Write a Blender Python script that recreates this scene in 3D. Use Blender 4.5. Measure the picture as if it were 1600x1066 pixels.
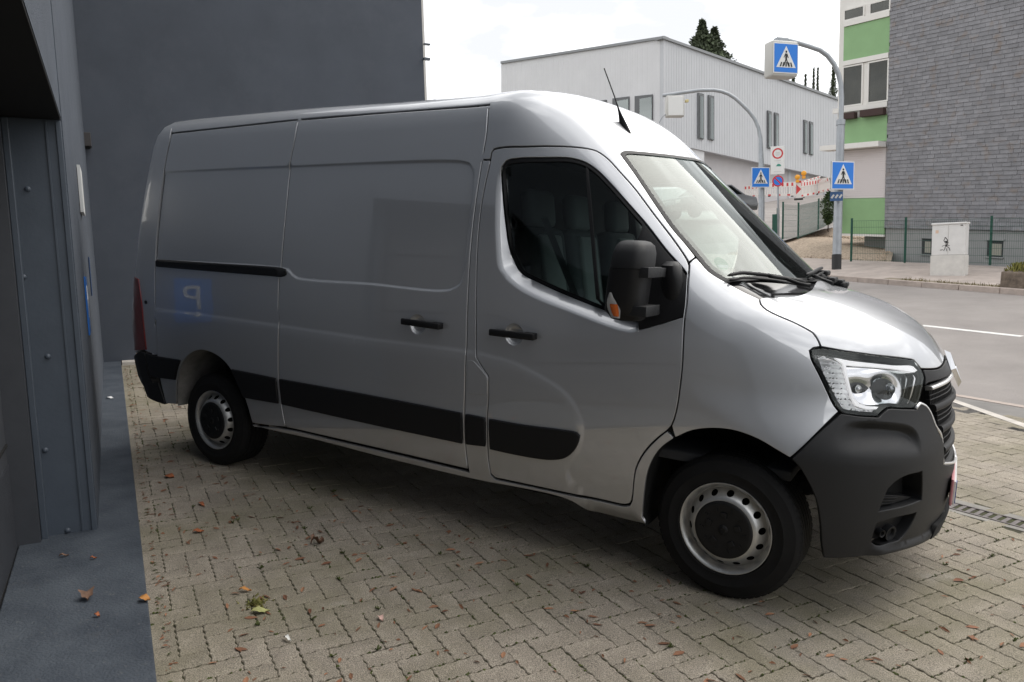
import bpy, bmesh, math, random
import numpy as np
from mathutils import Vector, Matrix, geometry, noise as mnoise
for o in list(bpy.data.objects): bpy.data.objects.remove(o)
scn = bpy.context.scene
COL = scn.collection
rnd = random.Random(7)

# ------------------------------------------------------------------ camera (solved from the photograph)
IW, IH = 1600.0, 1066.0
FPX = 1134.8615
CV = np.array([0.83278583, -4.21483248, 1.60109414])        # camera in the forecourt frame (x along the van, z = paving normal)
PAN, TILT, ROLL = -0.5505, 0.1262, 0.0148
RAKE = 0.0217                                               # the unladen van sits a little nose-down
def _rot(pan, tilt, roll):
    f = np.array([math.sin(pan)*math.cos(tilt), math.cos(pan)*math.cos(tilt), -math.sin(tilt)])
    r = np.array([math.cos(pan), -math.sin(pan), 0]); u = np.cross(r, f)
    return math.cos(roll)*r+math.sin(roll)*u, -math.sin(roll)*r+math.cos(roll)*u, f
RV, UV_, FV = _rot(PAN, TILT, ROLL)
_up = np.array([-.046, -.004, 1.0]); _up /= np.linalg.norm(_up)   # true vertical seen from the sloping forecourt
_ax = np.cross(_up, [0, 0, 1]); _s = np.linalg.norm(_ax); _ax /= _s
_K = np.array([[0, -_ax[2], _ax[1]], [_ax[2], 0, -_ax[0]], [-_ax[1], _ax[0], 0]])
RW = np.eye(3)+_s*_K+(1-_up[2])*_K@_K                        # forecourt frame -> world
BM = np.array([[math.cos(RAKE), 0, math.sin(RAKE)], [0, 1, 0], [-math.sin(RAKE), 0, math.cos(RAKE)]])  # body frame -> forecourt frame
CW, RWW, UWW, FWW = RW@CV, RW@RV, RW@UV_, RW@FV
CB = BM.T@CV
def m4(R3, t=(0, 0, 0)):
    M = Matrix.Identity(4)
    for i in range(3):
        for j in range(3): M[i][j] = float(R3[i][j])
        M[i][3] = float(t[i])
    return M
cam_d = bpy.data.cameras.new("camera"); cam = bpy.data.objects.new("camera", cam_d); COL.objects.link(cam)
cam_d.sensor_fit = 'HORIZONTAL'; cam_d.sensor_width = 36.0; cam_d.lens = FPX/IW*36.0
cam_d.clip_start = 0.05; cam_d.clip_end = 2000
cam.matrix_world = m4(np.array([RWW, UWW, -FWW]).T, CW)
scn.camera = cam

# ------------------------------------------------------------------ sky, sun, exposure
SUN_AZ, SUN_EL = math.radians(30), math.radians(52)          # azimuth clockwise from +Y
w = bpy.data.worlds.new("World"); scn.world = w; w.use_nodes = True
nt = w.node_tree; nt.nodes.clear()
def N(tree, t, **kw):
    n = tree.nodes.new(t)
    for k, v in kw.items():
        if k.startswith('i_'): n.inputs[k[2:].replace('_', ' ')].default_value = v
        else: setattr(n, k, v)
    return n
sky = N(nt, 'ShaderNodeTexSky', sky_type='NISHITA', sun_disc=False, sun_elevation=SUN_EL, sun_rotation=SUN_AZ, air_density=1.0, dust_density=3.0)
bg1 = N(nt, 'ShaderNodeBackground'); bg1.inputs['Strength'].default_value = 0.10
nt.links.new(sky.outputs[0], bg1.inputs['Color'])
tc = N(nt, 'ShaderNodeTexCoord'); mp = N(nt, 'ShaderNodeMapping'); mp.inputs['Scale'].default_value = (1, 1, 2.6); mp.inputs['Location'].default_value = (3.3, 1.7, .4)
nz = N(nt, 'ShaderNodeTexNoise'); nz.inputs['Scale'].default_value = 2.1; nz.inputs['Detail'].default_value = 7; nz.inputs['Roughness'].default_value = .52
cr = N(nt, 'ShaderNodeValToRGB')
cr.color_ramp.elements[0].position = .49; cr.color_ramp.elements[0].color = (.40, .405, .415, 1)
cr.color_ramp.elements[1].position = .66; cr.color_ramp.elements[1].color = (1.0, 1.0, 1.0, 1)
bg2 = N(nt, 'ShaderNodeBackground'); bg2.inputs['Strength'].default_value = 1.75
mx = N(nt, 'ShaderNodeMixShader'); mx.inputs[0].default_value = .9
out = N(nt, 'ShaderNodeOutputWorld')
nt.links.new(tc.outputs['Generated'], mp.inputs[0]); nt.links.new(mp.outputs[0], nz.inputs['Vector'])
nt.links.new(nz.outputs['Fac'], cr.inputs[0]); nt.links.new(cr.outputs[0], bg2.inputs['Color'])
nt.links.new(bg1.outputs[0], mx.inputs[1]); nt.links.new(bg2.outputs[0], mx.inputs[2]); nt.links.new(mx.outputs[0], out.inputs[0])
sd = bpy.data.lights.new("sun", 'SUN'); sd.energy = 1.4; sd.angle = math.radians(46); sd.color = (1, .96, .9)
so = bpy.data.objects.new("sun", sd); COL.objects.link(so)
_sv = Vector((math.sin(SUN_AZ)*math.cos(SUN_EL), math.cos(SUN_AZ)*math.cos(SUN_EL), math.sin(SUN_EL)))
so.rotation_euler = _sv.to_track_quat('Z', 'Y').to_euler(); so.location = (0, 0, 30)
scn.view_settings.view_transform = 'Standard'; scn.view_settings.look = 'None'
scn.view_settings.exposure = 0.53; scn.view_settings.gamma = 1.0; scn.view_settings.use_curve_mapping = False
scn.render.engine = 'CYCLES'
scn.cycles.use_denoising = True
scn.cycles.max_bounces = 8; scn.cycles.transparent_max_bounces = 16; scn.cycles.caustics_reflective = False; scn.cycles.caustics_refractive = False
# ------------------------------------------------------------------ helpers
def rayw(q): return FWW+((q[0]-IW/2)/FPX)*RWW-((q[1]-IH/2)/FPX)*UWW
def at(q, dep): return CW+dep*rayw(q)                        # world point seen at photo pixel q at a given depth
def ground(q, z=0.0):                                        # photo pixel -> forecourt plane (forecourt frame)
    d = FV+((q[0]-IW/2)/FPX)*RV-((q[1]-IH/2)/FPX)*UV_
    return CV+((z-CV[2])/d[2])*d
def on_plane(q, P0, n):                                      # photo pixel -> world plane
    d = rayw(q); return CW+(np.dot(np.array(P0)-CW, n)/np.dot(d, n))*d
class MB:
    def __init__(s): s.v = []; s.f = []; s.mi = []
    def add(s, vs, fs, mi=0):
        b = len(s.v); s.v += [tuple(float(c) for c in v) for v in vs]; s.f += [tuple(i+b for i in f) for f in fs]; s.mi += [mi]*len(fs); return s
    def box(s, c, size, R=None, mi=0):
        R = np.eye(3) if R is None else np.array(R)          # columns of R: local axes
        h = np.array(size)/2.0; c = np.array(c, float)
        vs = [c+R@(h*np.array(k)) for k in ((-1,-1,-1),(1,-1,-1),(1,1,-1),(-1,1,-1),(-1,-1,1),(1,-1,1),(1,1,1),(-1,1,1))]
        return s.add(vs, [(0,3,2,1),(4,5,6,7),(0,1,5,4),(1,2,6,5),(2,3,7,6),(3,0,4,7)], mi)
    def tube(s, pts, r, n=10, cap=True, mi=0):
        pts = [np.array(p, float) for p in pts]; rs = r if hasattr(r, '__len__') else [r]*len(pts)
        vs = []; up = None
        for i, p in enumerate(pts):
            t = pts[min(i+1, len(pts)-1)]-pts[max(i-1, 0)]; t = t/np.linalg.norm(t)
            if up is None:
                up = np.cross(t, [0, 0, 1.0]);
                if np.linalg.norm(up) < 1e-3: up = np.array([1.0, 0, 0])
            up = up-t*np.dot(up, t); up /= np.linalg.norm(up); b = np.cross(t, up)
            vs += [p+rs[i]*(math.cos(a)*up+math.sin(a)*b) for a in [2*math.pi*k/n for k in range(n)]]
        fs = [(i*n+k, i*n+(k+1) % n, (i+1)*n+(k+1) % n, (i+1)*n+k) for i in range(len(pts)-1) for k in range(n)]
        if cap: fs += [tuple(range(n-1, -1, -1)), tuple((len(pts)-1)*n+k for k in range(n))]
        return s.add(vs, fs, mi)
    def prism(s, poly, dvec, mi=0):                          # closed 3D polygon extruded by dvec
        n = len(poly); P = [np.array(p, float) for p in poly]; d = np.array(dvec, float)
        return s.add(P+[p+d for p in P], [tuple(range(n-1, -1, -1)), tuple(range(n, 2*n))]+[(i, (i+1) % n, n+(i+1) % n, n+i) for i in range(n)], mi)
    def lathe(s, prof, c, R, n=48, mi=0, closed=False):      # prof: (r, h) ; axis = R[:,2]
        c = np.array(c, float); R = np.array(R)
        vs = [c+R@np.array([r*math.cos(a), r*math.sin(a), h]) for r, h in prof for a in [2*math.pi*k/n for k in range(n)]]
        m = len(prof); fs = [(i*n+k, i*n+(k+1) % n, (i+1)*n+(k+1) % n, (i+1)*n+k) for i in range(m-1) for k in range(n)]
        if closed: fs += [((m-1)*n+k, (m-1)*n+(k+1) % n, (k+1) % n, k) for k in range(n)]
        return s.add(vs, fs, mi)
    def build(s, name, mat, parent=None, smooth=False, bevel=0, fix=True, **tags):
        me = bpy.data.meshes.new(name); me.from_pydata(s.v, [], s.f)
        mats = mat if isinstance(mat, (list, tuple)) else [mat]
        for m in mats: me.materials.append(m)
        if len(mats) > 1: me.polygons.foreach_set('material_index', s.mi)
        if fix or bevel:
            bm = bmesh.new(); bm.from_mesh(me)
            if fix: bmesh.ops.recalc_face_normals(bm, faces=bm.faces)
            if bevel:
                es = [e for e in bm.edges if len(e.link_faces) == 2 and e.calc_face_angle(0) > .5]
                bmesh.ops.bevel(bm, geom=es, offset=bevel, segments=2, affect='EDGES', profile=.5, clamp_overlap=True)
            bm.to_mesh(me); bm.free()
        if smooth: me.shade_smooth()
        if smooth and smooth is not True: me.set_sharp_from_angle(angle=smooth)
        return link(name, me, parent, **tags)
def link(name, data, parent=None, label=None, cat=None, group=None, kind=None):
    o = bpy.data.objects.new(name, data); COL.objects.link(o)
    if parent is not None: o.parent = parent
    if label: o['label'] = label
    if cat: o['category'] = cat
    if group: o['group'] = group
    if kind: o['kind'] = kind
    return o
def empty(name, M=None, **tags):
    o = link(name, None, None, **tags); o.empty_display_size = .2
    if M is not None: o.matrix_world = M
    return o
def copy_tree(o, parent=None):
    c = o.copy(); COL.objects.link(c); c.parent = parent
    for ch in list(o.children): copy_tree(ch, c)
    return c
# ---- materials
def mat(name, col, rough=.6, metal=0.0, var=.0, vscale=8.0, bump=0.0, bscale=60.0, coat=0.0, coatr=.05, spec=.5, col2=None, rnd_amt=0.0, detail=6, alpha=None, vaniso=None):
    m = bpy.data.materials.new(name); m.use_nodes = True; t = m.node_tree; b = t.nodes['Principled BSDF']
    b.inputs['Roughness'].default_value = rough; b.inputs['Metallic'].default_value = metal
    b.inputs['Coat Weight'].default_value = coat; b.inputs['Coat Roughness'].default_value = coatr; b.inputs['Specular IOR Level'].default_value = spec
    c4 = (*col, 1)
    if var > 0 or col2 is not None or rnd_amt > 0 or bump > 0:
        tc = N(t, 'ShaderNodeTexCoord'); vec = tc.outputs['Object']
        if vaniso:
            mp = N(t, 'ShaderNodeMapping'); mp.inputs['Scale'].default_value = vaniso; t.links.new(vec, mp.inputs[0]); vec = mp.outputs[0]
    if var > 0 or col2 is not None or rnd_amt > 0:
        nz = N(t, 'ShaderNodeTexNoise'); nz.inputs['Scale'].default_value = vscale; nz.inputs['Detail'].default_value = detail; nz.inputs['Roughness'].default_value = .6
        t.links.new(vec, nz.inputs['Vector'])
        mr = N(t, 'ShaderNodeMapRange'); mr.inputs['From Min'].default_value = .3; mr.inputs['From Max'].default_value = .7; t.links.new(nz.outputs['Fac'], mr.inputs['Value'])
        mixc = N(t, 'ShaderNodeMix', data_type='RGBA')
        a = tuple(max(0, x*(1-var)) for x in col); c2 = col2 or tuple(x*(1+var) for x in col)
        mixc.inputs[6].default_value = (*a, 1); mixc.inputs[7].default_value = (*c2, 1)
        t.links.new(mr.outputs[0], mixc.inputs[0]); o = mixc.outputs[2]
        if rnd_amt > 0:
            oi = N(t, 'ShaderNodeObjectInfo'); ge = N(t, 'ShaderNodeNewGeometry')
            ad = N(t, 'ShaderNodeMath', operation='ADD'); t.links.new(oi.outputs['Random'], ad.inputs[0]); t.links.new(ge.outputs['Random Per Island'], ad.inputs[1])
            fr = N(t, 'ShaderNodeMath', operation='FRACT'); t.links.new(ad.outputs[0], fr.inputs[0])
            mr2 = N(t, 'ShaderNodeMapRange'); mr2.inputs['To Min'].default_value = 1-rnd_amt; mr2.inputs['To Max'].default_value = 1+rnd_amt; t.links.new(fr.outputs[0], mr2.inputs['Value'])
            hs = N(t, 'ShaderNodeHueSaturation'); t.links.new(mr2.outputs[0], hs.inputs['Value']); t.links.new(o, hs.inputs['Color']); o = hs.outputs[0]
        t.links.new(o, b.inputs['Base Color'])
    else: b.inputs['Base Color'].default_value = c4
    if bump > 0:
        n2 = N(t, 'ShaderNodeTexNoise'); n2.inputs['Scale'].default_value = bscale; n2.inputs['Detail'].default_value = 4; t.links.new(vec, n2.inputs['Vector'])
        bp = N(t, 'ShaderNodeBump'); bp.inputs['Strength'].default_value = bump; bp.inputs['Distance'].default_value = .01
        t.links.new(n2.outputs['Fac'], bp.inputs['Height']); t.links.new(bp.outputs[0], b.inputs['Normal'])
    return m
def glass(name, tint, refl_ior=1.5, extra=0.0, rough=0.0):
    m = bpy.data.materials.new(name); m.use_nodes = True; t = m.node_tree; t.nodes.clear()
    tr = N(t, 'ShaderNodeBsdfTransparent'); tr.inputs[0].default_value = (*tint, 1)
    gl = N(t, 'ShaderNodeBsdfGlossy'); gl.inputs['Roughness'].default_value = rough; gl.inputs['Color'].default_value = (.95, 1, .98, 1)
    fr = N(t, 'ShaderNodeFresnel'); fr.inputs['IOR'].default_value = refl_ior
    ad = N(t, 'ShaderNodeMath', operation='ADD', use_clamp=True); ad.inputs[1].default_value = extra; t.links.new(fr.outputs[0], ad.inputs[0])
    mx = N(t, 'ShaderNodeMixShader'); o = N(t, 'ShaderNodeOutputMaterial')
    t.links.new(ad.outputs[0], mx.inputs[0]); t.links.new(tr.outputs[0], mx.inputs[1]); t.links.new(gl.outputs[0], mx.inputs[2]); t.links.new(mx.outputs[0], o.inputs[0])
    return m
def sst(x): x = np.clip(x, 0, 1); return x*x*(3-2*x)
def pnpoly(P, poly):
    x, y = P[:, 0], P[:, 1]; ins = np.zeros(len(P), bool); n = len(poly); j = n-1
    for i in range(n):
        xi, yi = poly[i]; xj, yj = poly[j]
        c = ((yi > y) != (yj > y)) & (x < (xj-xi)*(y-yi)/((yj-yi) or 1e-12)+xi); ins ^= c; j = i
    return ins
def sdist(P, poly, closed=True):                             # distance to polyline; positive inside when closed
    poly = np.array(poly); A = poly; B = np.roll(poly, -1, 0)
    if not closed: A, B = A[:-1], B[:-1]
    d = np.full(len(P), 1e9)
    for a, b in zip(A, B):
        ab = b-a; t = np.clip(((P-a)@ab)/max(ab@ab, 1e-12), 0, 1); d = np.minimum(d, np.linalg.norm(P-a-t[:, None]*ab, axis=1))
    return np.where(pnpoly(P, poly), d, -d) if closed else d
def resample(poly, step, closed=True, corner=math.radians(36)):   # Catmull-Rom between corners
    P = [np.array(p, float) for p in poly]; n = len(P)
    Q = [P[0]]
    for p in P[1:]:
        if np.linalg.norm(p-Q[-1]) > 1e-4: Q.append(p)
    if closed and np.linalg.norm(Q[0]-Q[-1]) < 1e-4: Q.pop()
    P = Q; n = len(P); cor = [False]*n
    for i in range(n):
        if not closed and i in (0, n-1): cor[i] = True; continue
        a = P[i]-P[i-1]; b = P[(i+1) % n]-P[i]
        ang = math.acos(max(-1, min(1, float(a@b/(np.linalg.norm(a)*np.linalg.norm(b)+1e-12)))))
        cor[i] = ang > corner
    out = []
    for i in range(n if closed else n-1):
        p1, p2 = P[i], P[(i+1) % n]
        p0 = P[i-1] if not cor[i] else 2*p1-p2
        p3 = P[(i+2) % n] if not cor[(i+1) % n] else 2*p2-p1
        L = np.linalg.norm(p2-p1); k = max(1, int(round(L/step)))
        t0 = 0.0; t1 = t0+max(np.linalg.norm(p1-p0), 1e-6)**.5; t2 = t1+max(L, 1e-6)**.5; t3 = t2+max(np.linalg.norm(p3-p2), 1e-6)**.5
        for j in range(k):
            t = t1+(t2-t1)*j/k
            A1 = (t1-t)/(t1-t0)*p0+(t-t0)/(t1-t0)*p1; A2 = (t2-t)/(t2-t1)*p1+(t-t1)/(t2-t1)*p2; A3 = (t3-t)/(t3-t2)*p2+(t-t2)/(t3-t2)*p3
            B1 = (t2-t)/(t2-t0)*A1+(t-t0)/(t2-t0)*A2; B2 = (t3-t)/(t3-t1)*A2+(t-t1)/(t3-t1)*A3
            out.append((t2-t)/(t2-t1)*B1+(t-t1)/(t2-t1)*B2)
    if not closed: out.append(P[-1])
    return np.array(out)
def area2(p): x, y = p[:, 0], p[:, 1]; return float(np.sum(x*np.roll(y, -1)-np.roll(x, -1)*y))
def inset(poly, d):                                          # ccw polygon moved inwards by d
    P = np.array(poly); a = P-np.roll(P, 1, 0); b = np.roll(P, -1, 0)-P
    a /= np.linalg.norm(a, axis=1)[:, None]+1e-12; b /= np.linalg.norm(b, axis=1)[:, None]+1e-12
    na = np.c_[-a[:, 1], a[:, 0]]; nb = np.c_[-b[:, 1], b[:, 0]]
    m = na+nb; l = np.linalg.norm(m, axis=1); m /= np.maximum(l, .3)[:, None]
    k = 1/np.maximum((m*na).sum(1), .45)
    return P+m*(d*k)[:, None]
def cdt(loops, pts):                                         # triangles inside loops[0] and outside loops[1:]
    V = []; E = []
    for L in loops:
        b = len(V); V += [Vector((float(x), float(y))) for x, y in L]; E += [(b+i, b+(i+1) % len(L)) for i in range(len(L))]
    V += [Vector((float(x), float(y))) for x, y in pts]
    vo, _, fo, *_ = geometry.delaunay_2d_cdt(V, E, [], 0, 1e-6)
    vo = np.array([(v.x, v.y) for v in vo]); fo = [f for f in fo if len(f) == 3]
    c = np.array([vo[list(f)].mean(0) for f in fo])
    k = pnpoly(c, loops[0])
    for L in loops[1:]: k &= ~pnpoly(c, L)
    return vo, [f for f, q in zip(fo, k) if q]
# ------------------------------------------------------------------ forecourt paving
GZ = .006                                                    # paver tops in the forecourt frame
M_PAV = mat('paver_concrete', (.312, .272, .220), rough=.88, var=.24, vscale=2.2, bump=.5, bscale=170, rnd_amt=.08, detail=9)
def speckle(m, sc=320, amt=.45, moss=.0):
    t = m.node_tree; b = t.nodes['Principled BSDF']; l = b.inputs['Base Color'].links[0].from_socket
    tc = N(t, 'ShaderNodeTexCoord'); ge = N(t, 'ShaderNodeNewGeometry')
    n = N(t, 'ShaderNodeTexNoise'); n.inputs['Scale'].default_value = sc; n.inputs['Detail'].default_value = 2; t.links.new(ge.outputs['Position'], n.inputs['Vector'])
    mr = N(t, 'ShaderNodeMapRange'); mr.inputs['From Min'].default_value = .3; mr.inputs['From Max'].default_value = .7; mr.inputs['To Min'].default_value = 1-amt; mr.inputs['To Max'].default_value = 1+amt
    t.links.new(n.outputs['Fac'], mr.inputs['Value']); hs = N(t, 'ShaderNodeHueSaturation'); t.links.new(mr.outputs[0], hs.inputs['Value']); t.links.new(l, hs.inputs['Color']); o = hs.outputs[0]
    for sc2, lo, hi, colr, f in ((.75, (.42), .66, (.150, .142, .066), moss), (1.7, .62, .74, (.50, .47, .43), .40*(moss > 0)), (.5, .55, .75, (.26, .245, .235), .5*(moss > 0))):
        if f <= 0: continue
        n2 = N(t, 'ShaderNodeTexNoise'); n2.inputs['Scale'].default_value = sc2; n2.inputs['Detail'].default_value = 8; n2.inputs['Roughness'].default_value = .68; t.links.new(ge.outputs['Position'], n2.inputs['Vector'])
        m2 = N(t, 'ShaderNodeMapRange'); m2.inputs['From Min'].default_value = lo; m2.inputs['From Max'].default_value = hi; m2.inputs['To Max'].default_value = f; t.links.new(n2.outputs['Fac'], m2.inputs['Value'])
        mi = N(t, 'ShaderNodeMix', data_type='RGBA'); mi.inputs[7].default_value = (*colr, 1); t.links.new(m2.outputs[0], mi.inputs[0]); t.links.new(o, mi.inputs[6]); o = mi.outputs[2]
    t.links.new(o, b.inputs['Base Color'])
speckle(M_PAV, 230, .62, .62)
M_JOINT = mat('joint_sand', (.085, .072, .048), rough=.95, var=.5, vscale=3.0, col2=(.055, .062, .018), bump=.8, bscale=90)
J = np.array([-3.12, -2.12, 0]); WD = np.array([-.8706, .4920, 0]); WN = np.array([.4920, .8706, 0])   # wall corner, wall direction, wall normal (forecourt frame)
KJ = J+WD*6.44
fc = MB(); fc.add([(-14, -9, 0), (9, -9, 0), (9, 1.6, 0), (.4, 5.8, 0), (-14, 13.0, 0)], [(0, 1, 2, 3, 4)])
forecourt = fc.build('forecourt', M_JOINT, None, kind='structure'); forecourt.matrix_world = m4(RW)
# herringbone of wavy-edged stones, laid along the wall
UX = -WD[:2]; UY = np.array([-UX[1], UX[0]])
if UY @ np.array([0, 1]) < 0: UY = -UY
PB = .1045
def wavy(a, b, n):
    a, b = np.array(a), np.array(b); t = (b-a)/np.linalg.norm(b-a); nn = np.array([-t[1], t[0]]); out = []
    for i in range(n):
        s = i/n; out.append(a+(b-a)*s+nn*(.0042*math.sin(2*math.pi*s*n/3.0+.7) if 0 < i < n else 0))
    return out
def stone(L, Wd, n1=9, n2=5):
    h, k = L/2-.0023, Wd/2-.0023
    return np.array(wavy((-h, -k), (h, -k), n1)+wavy((h, -k), (h, k), n2)+wavy((h, k), (-h, k), n1)+wavy((-h, k), (-h, -k), n2))
def stone_mesh(simple=False):
    o = stone(.2090, PB, 12 if not simple else 6, 6 if not simple else 3); i_ = inset(o, .0035); n = len(o)
    V = [(x, y, -.03) for x, y in o]+[(x, y, GZ-.0025) for x, y in o]+[(x, y, GZ) for x, y in i_]
    F = [(r_*n+j, r_*n+(j+1) % n, (r_+1)*n+(j+1) % n, (r_+1)*n+j) for r_ in (0, 1) for j in range(n)]+[tuple(2*n+j for j in range(n))]
    return V, F
def drain_side(p): return (p[0]-.87)*.3624+(p[1]-1.165)*.932   # < 0 on the yard side of the drain
cells = []
for i in range(-95, 96):
    for j in range(-70, 71):
        k = (i-j) % 4
        if k == 0: c = (i+1, j+.5, 0.0)                      # lying along the wall
        elif k == 3: c = (i+.5, j+1, math.pi/2)                # standing across it
        else: continue
        p = UX*(c[0]*PB)+UY*(c[1]*PB)+np.array([-1.4, -2.4]); cells.append((p, c[2]))
ang0 = math.atan2(UX[1], UX[0]); show = []
for p, a in cells:
    dw = (p-J[:2])@WN[:2]
    if dw < .06: continue
    dd = drain_side(p)
    if -.17 < dd < .10: continue
    if dd >= .10 and (p[1] > 4.9-.44*(p[0]-.9)-.15 or p[0] < -3.5 or p[0] > 5.5): continue
    if (p-KJ[:2])@WD[:2] > -.12: continue
    q = RW@np.array([p[0], p[1], 0])-CW; dep = q@FWW
    if dep < .35: continue
    u = IW/2+FPX*(q@RWW)/dep; v = IH/2-FPX*(q@UWW)/dep
    inview = -40 < u < IW+40 and v < IH+40
    if not (-900 < u < IW+1500 and v < IH+1300): continue
    hid = -3.9 < p[0] < .75 and -.85 < p[1] < 1.0
    show.append((dep if inview and not hid else 50+dep, p, a))
show.sort(key=lambda t: t[0])
V0, F0_ = stone_mesh(); me0 = bpy.data.meshes.new('paver'); me0.from_pydata(V0, [], F0_); me0.materials.append(M_PAV)
V1, F1_ = stone_mesh(True); V1 = np.array(V1); far = MB()
rp = random.Random(3)
def stone_M(p, a): return (p[0], p[1], rp.uniform(-.003, .001)), (rp.uniform(-.008, .008), rp.uniform(-.008, .008), ang0+a+rp.uniform(-.012, .012)+(math.pi if rp.random() < .5 else 0))
for idx, (dep, p, a) in enumerate(show):
    loc, rot = stone_M(p, a)
    if idx < 300:
        o = bpy.data.objects.new('paver', me0); COL.objects.link(o); o.parent = forecourt; o.location = loc; o.rotation_euler = rot
    else:
        c, s = math.cos(rot[2]), math.sin(rot[2]); P = V1@np.array([[c, s, 0], [-s, c, 0], [0, 0, 1]])+np.array(loc); P[:, 2] += rot[0]*V1[:, 1]-rot[1]*V1[:, 0]
        far.add(P, F1_)
far.build('pavers', M_PAV, forecourt, fix=False, kind='stuff')
# drain channel with slotted grating
M_DR = mat('drain_iron', (.16, .14, .135), rough=.7, var=.3, vscale=20, bump=.4, bscale=120); M_CON = mat('concrete', (.27, .255, .23), rough=.9, var=.25, vscale=5, bump=.5, bscale=140)
M_HOLE = mat('drain_dark', (.01, .01, .01), rough=1)
dx = np.array([.932, -.3624, 0]); dy = np.array([.3624, .932, 0]); dc = np.array([.87, 1.165, 0]); Rd = np.array([dx, dy, [0, 0, 1]]).T
drain = empty('drain_channel', m4(RW@Rd, RW@(dc+dy*-.03)), label='slotted iron drainage channel let into the paving in front of the van', cat='drain')
MB().box((1.2, 0, -.02), (6.2, .13, .02)).build('channel_bed', M_HOLE, drain)
for yy in (-.066, .066): MB().box((1.2, yy, -.008), (6.2, .014, .03)).build('channel_rim', M_DR, drain)
MB().box((1.2, .112, -.010), (6.2, .07, .03)).build('channel_surround', M_CON, drain); MB().box((1.2, -.10, -.012), (6.2, .05, .03)).build('channel_surround', M_CON, drain)
for k in range(115): MB().box((-1.6+k*.05, 0, -.006), (.024, .12, .02)).build('grating_bar', M_DR, drain)
bpy.context.view_layer.update()
# pale concrete strip, asphalt wedge and flush kerb towards the street
def strip(name, pts, mt, h=.0, kind=None, parent=None, thick=.06):
    P = [np.array([x, y, 0]) for x, y in pts]; m = MB(); m.prism([p+[0, 0, h-thick] for p in P], (0, 0, thick)); o = m.build(name, mt, parent, kind=kind)
    if parent is None: o.matrix_world = m4(RW)
    return o
M_ASPH = mat('asphalt', (.22, .208, .195), rough=.9, var=.18, vscale=3, bump=.5, bscale=160); M_PALE = mat('pale_concrete', (.55, .51, .46), rough=.85, var=.2, vscale=6, bump=.3, bscale=120)
M_KERB = mat('kerb_stone', (.44, .37, .325), rough=.85, var=.2, vscale=4, bump=.3, bscale=120, rnd_amt=.1)
s0 = np.array([.90, 5.03]); sdv = np.array([.516, -.857]); sn = np.array([.857, .516]); kd = np.array([.894, -.448]); kn = np.array([.448, .894])
a, b = s0-sdv*1.5, s0+sdv*4.0
strip('pavement_edging', [a-sn*.06, b-sn*.06, b+sn*.05, a+sn*.05], M_PALE, .010, 'structure')
k0 = np.array([.932, 5.514]); strip('asphalt_strip', [a+sn*.05, b+sn*.05, k0+kd*5.0, k0-kd*1.5+kn*.0], M_ASPH, .004, 'structure')
kerb = strip('kerb', [k0-kd*8-kn*.13, k0+kd*9-kn*.13, k0+kd*9, k0-kd*8], mat('kerb_bed', (.2, .18, .16), rough=.9), .002, 'structure', thick=.12)
for k in range(17):
    c = k0+kd*(k-8+.5)-kn*.065; m = MB(); m.box((c[0], c[1], -.03), (.988, .125, .084), np.array([[kd[0], kn[0], 0], [kd[1], kn[1], 0], [0, 0, 1]])); m.build('kerb_stone', M_KERB, kerb, bevel=.006)
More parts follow.
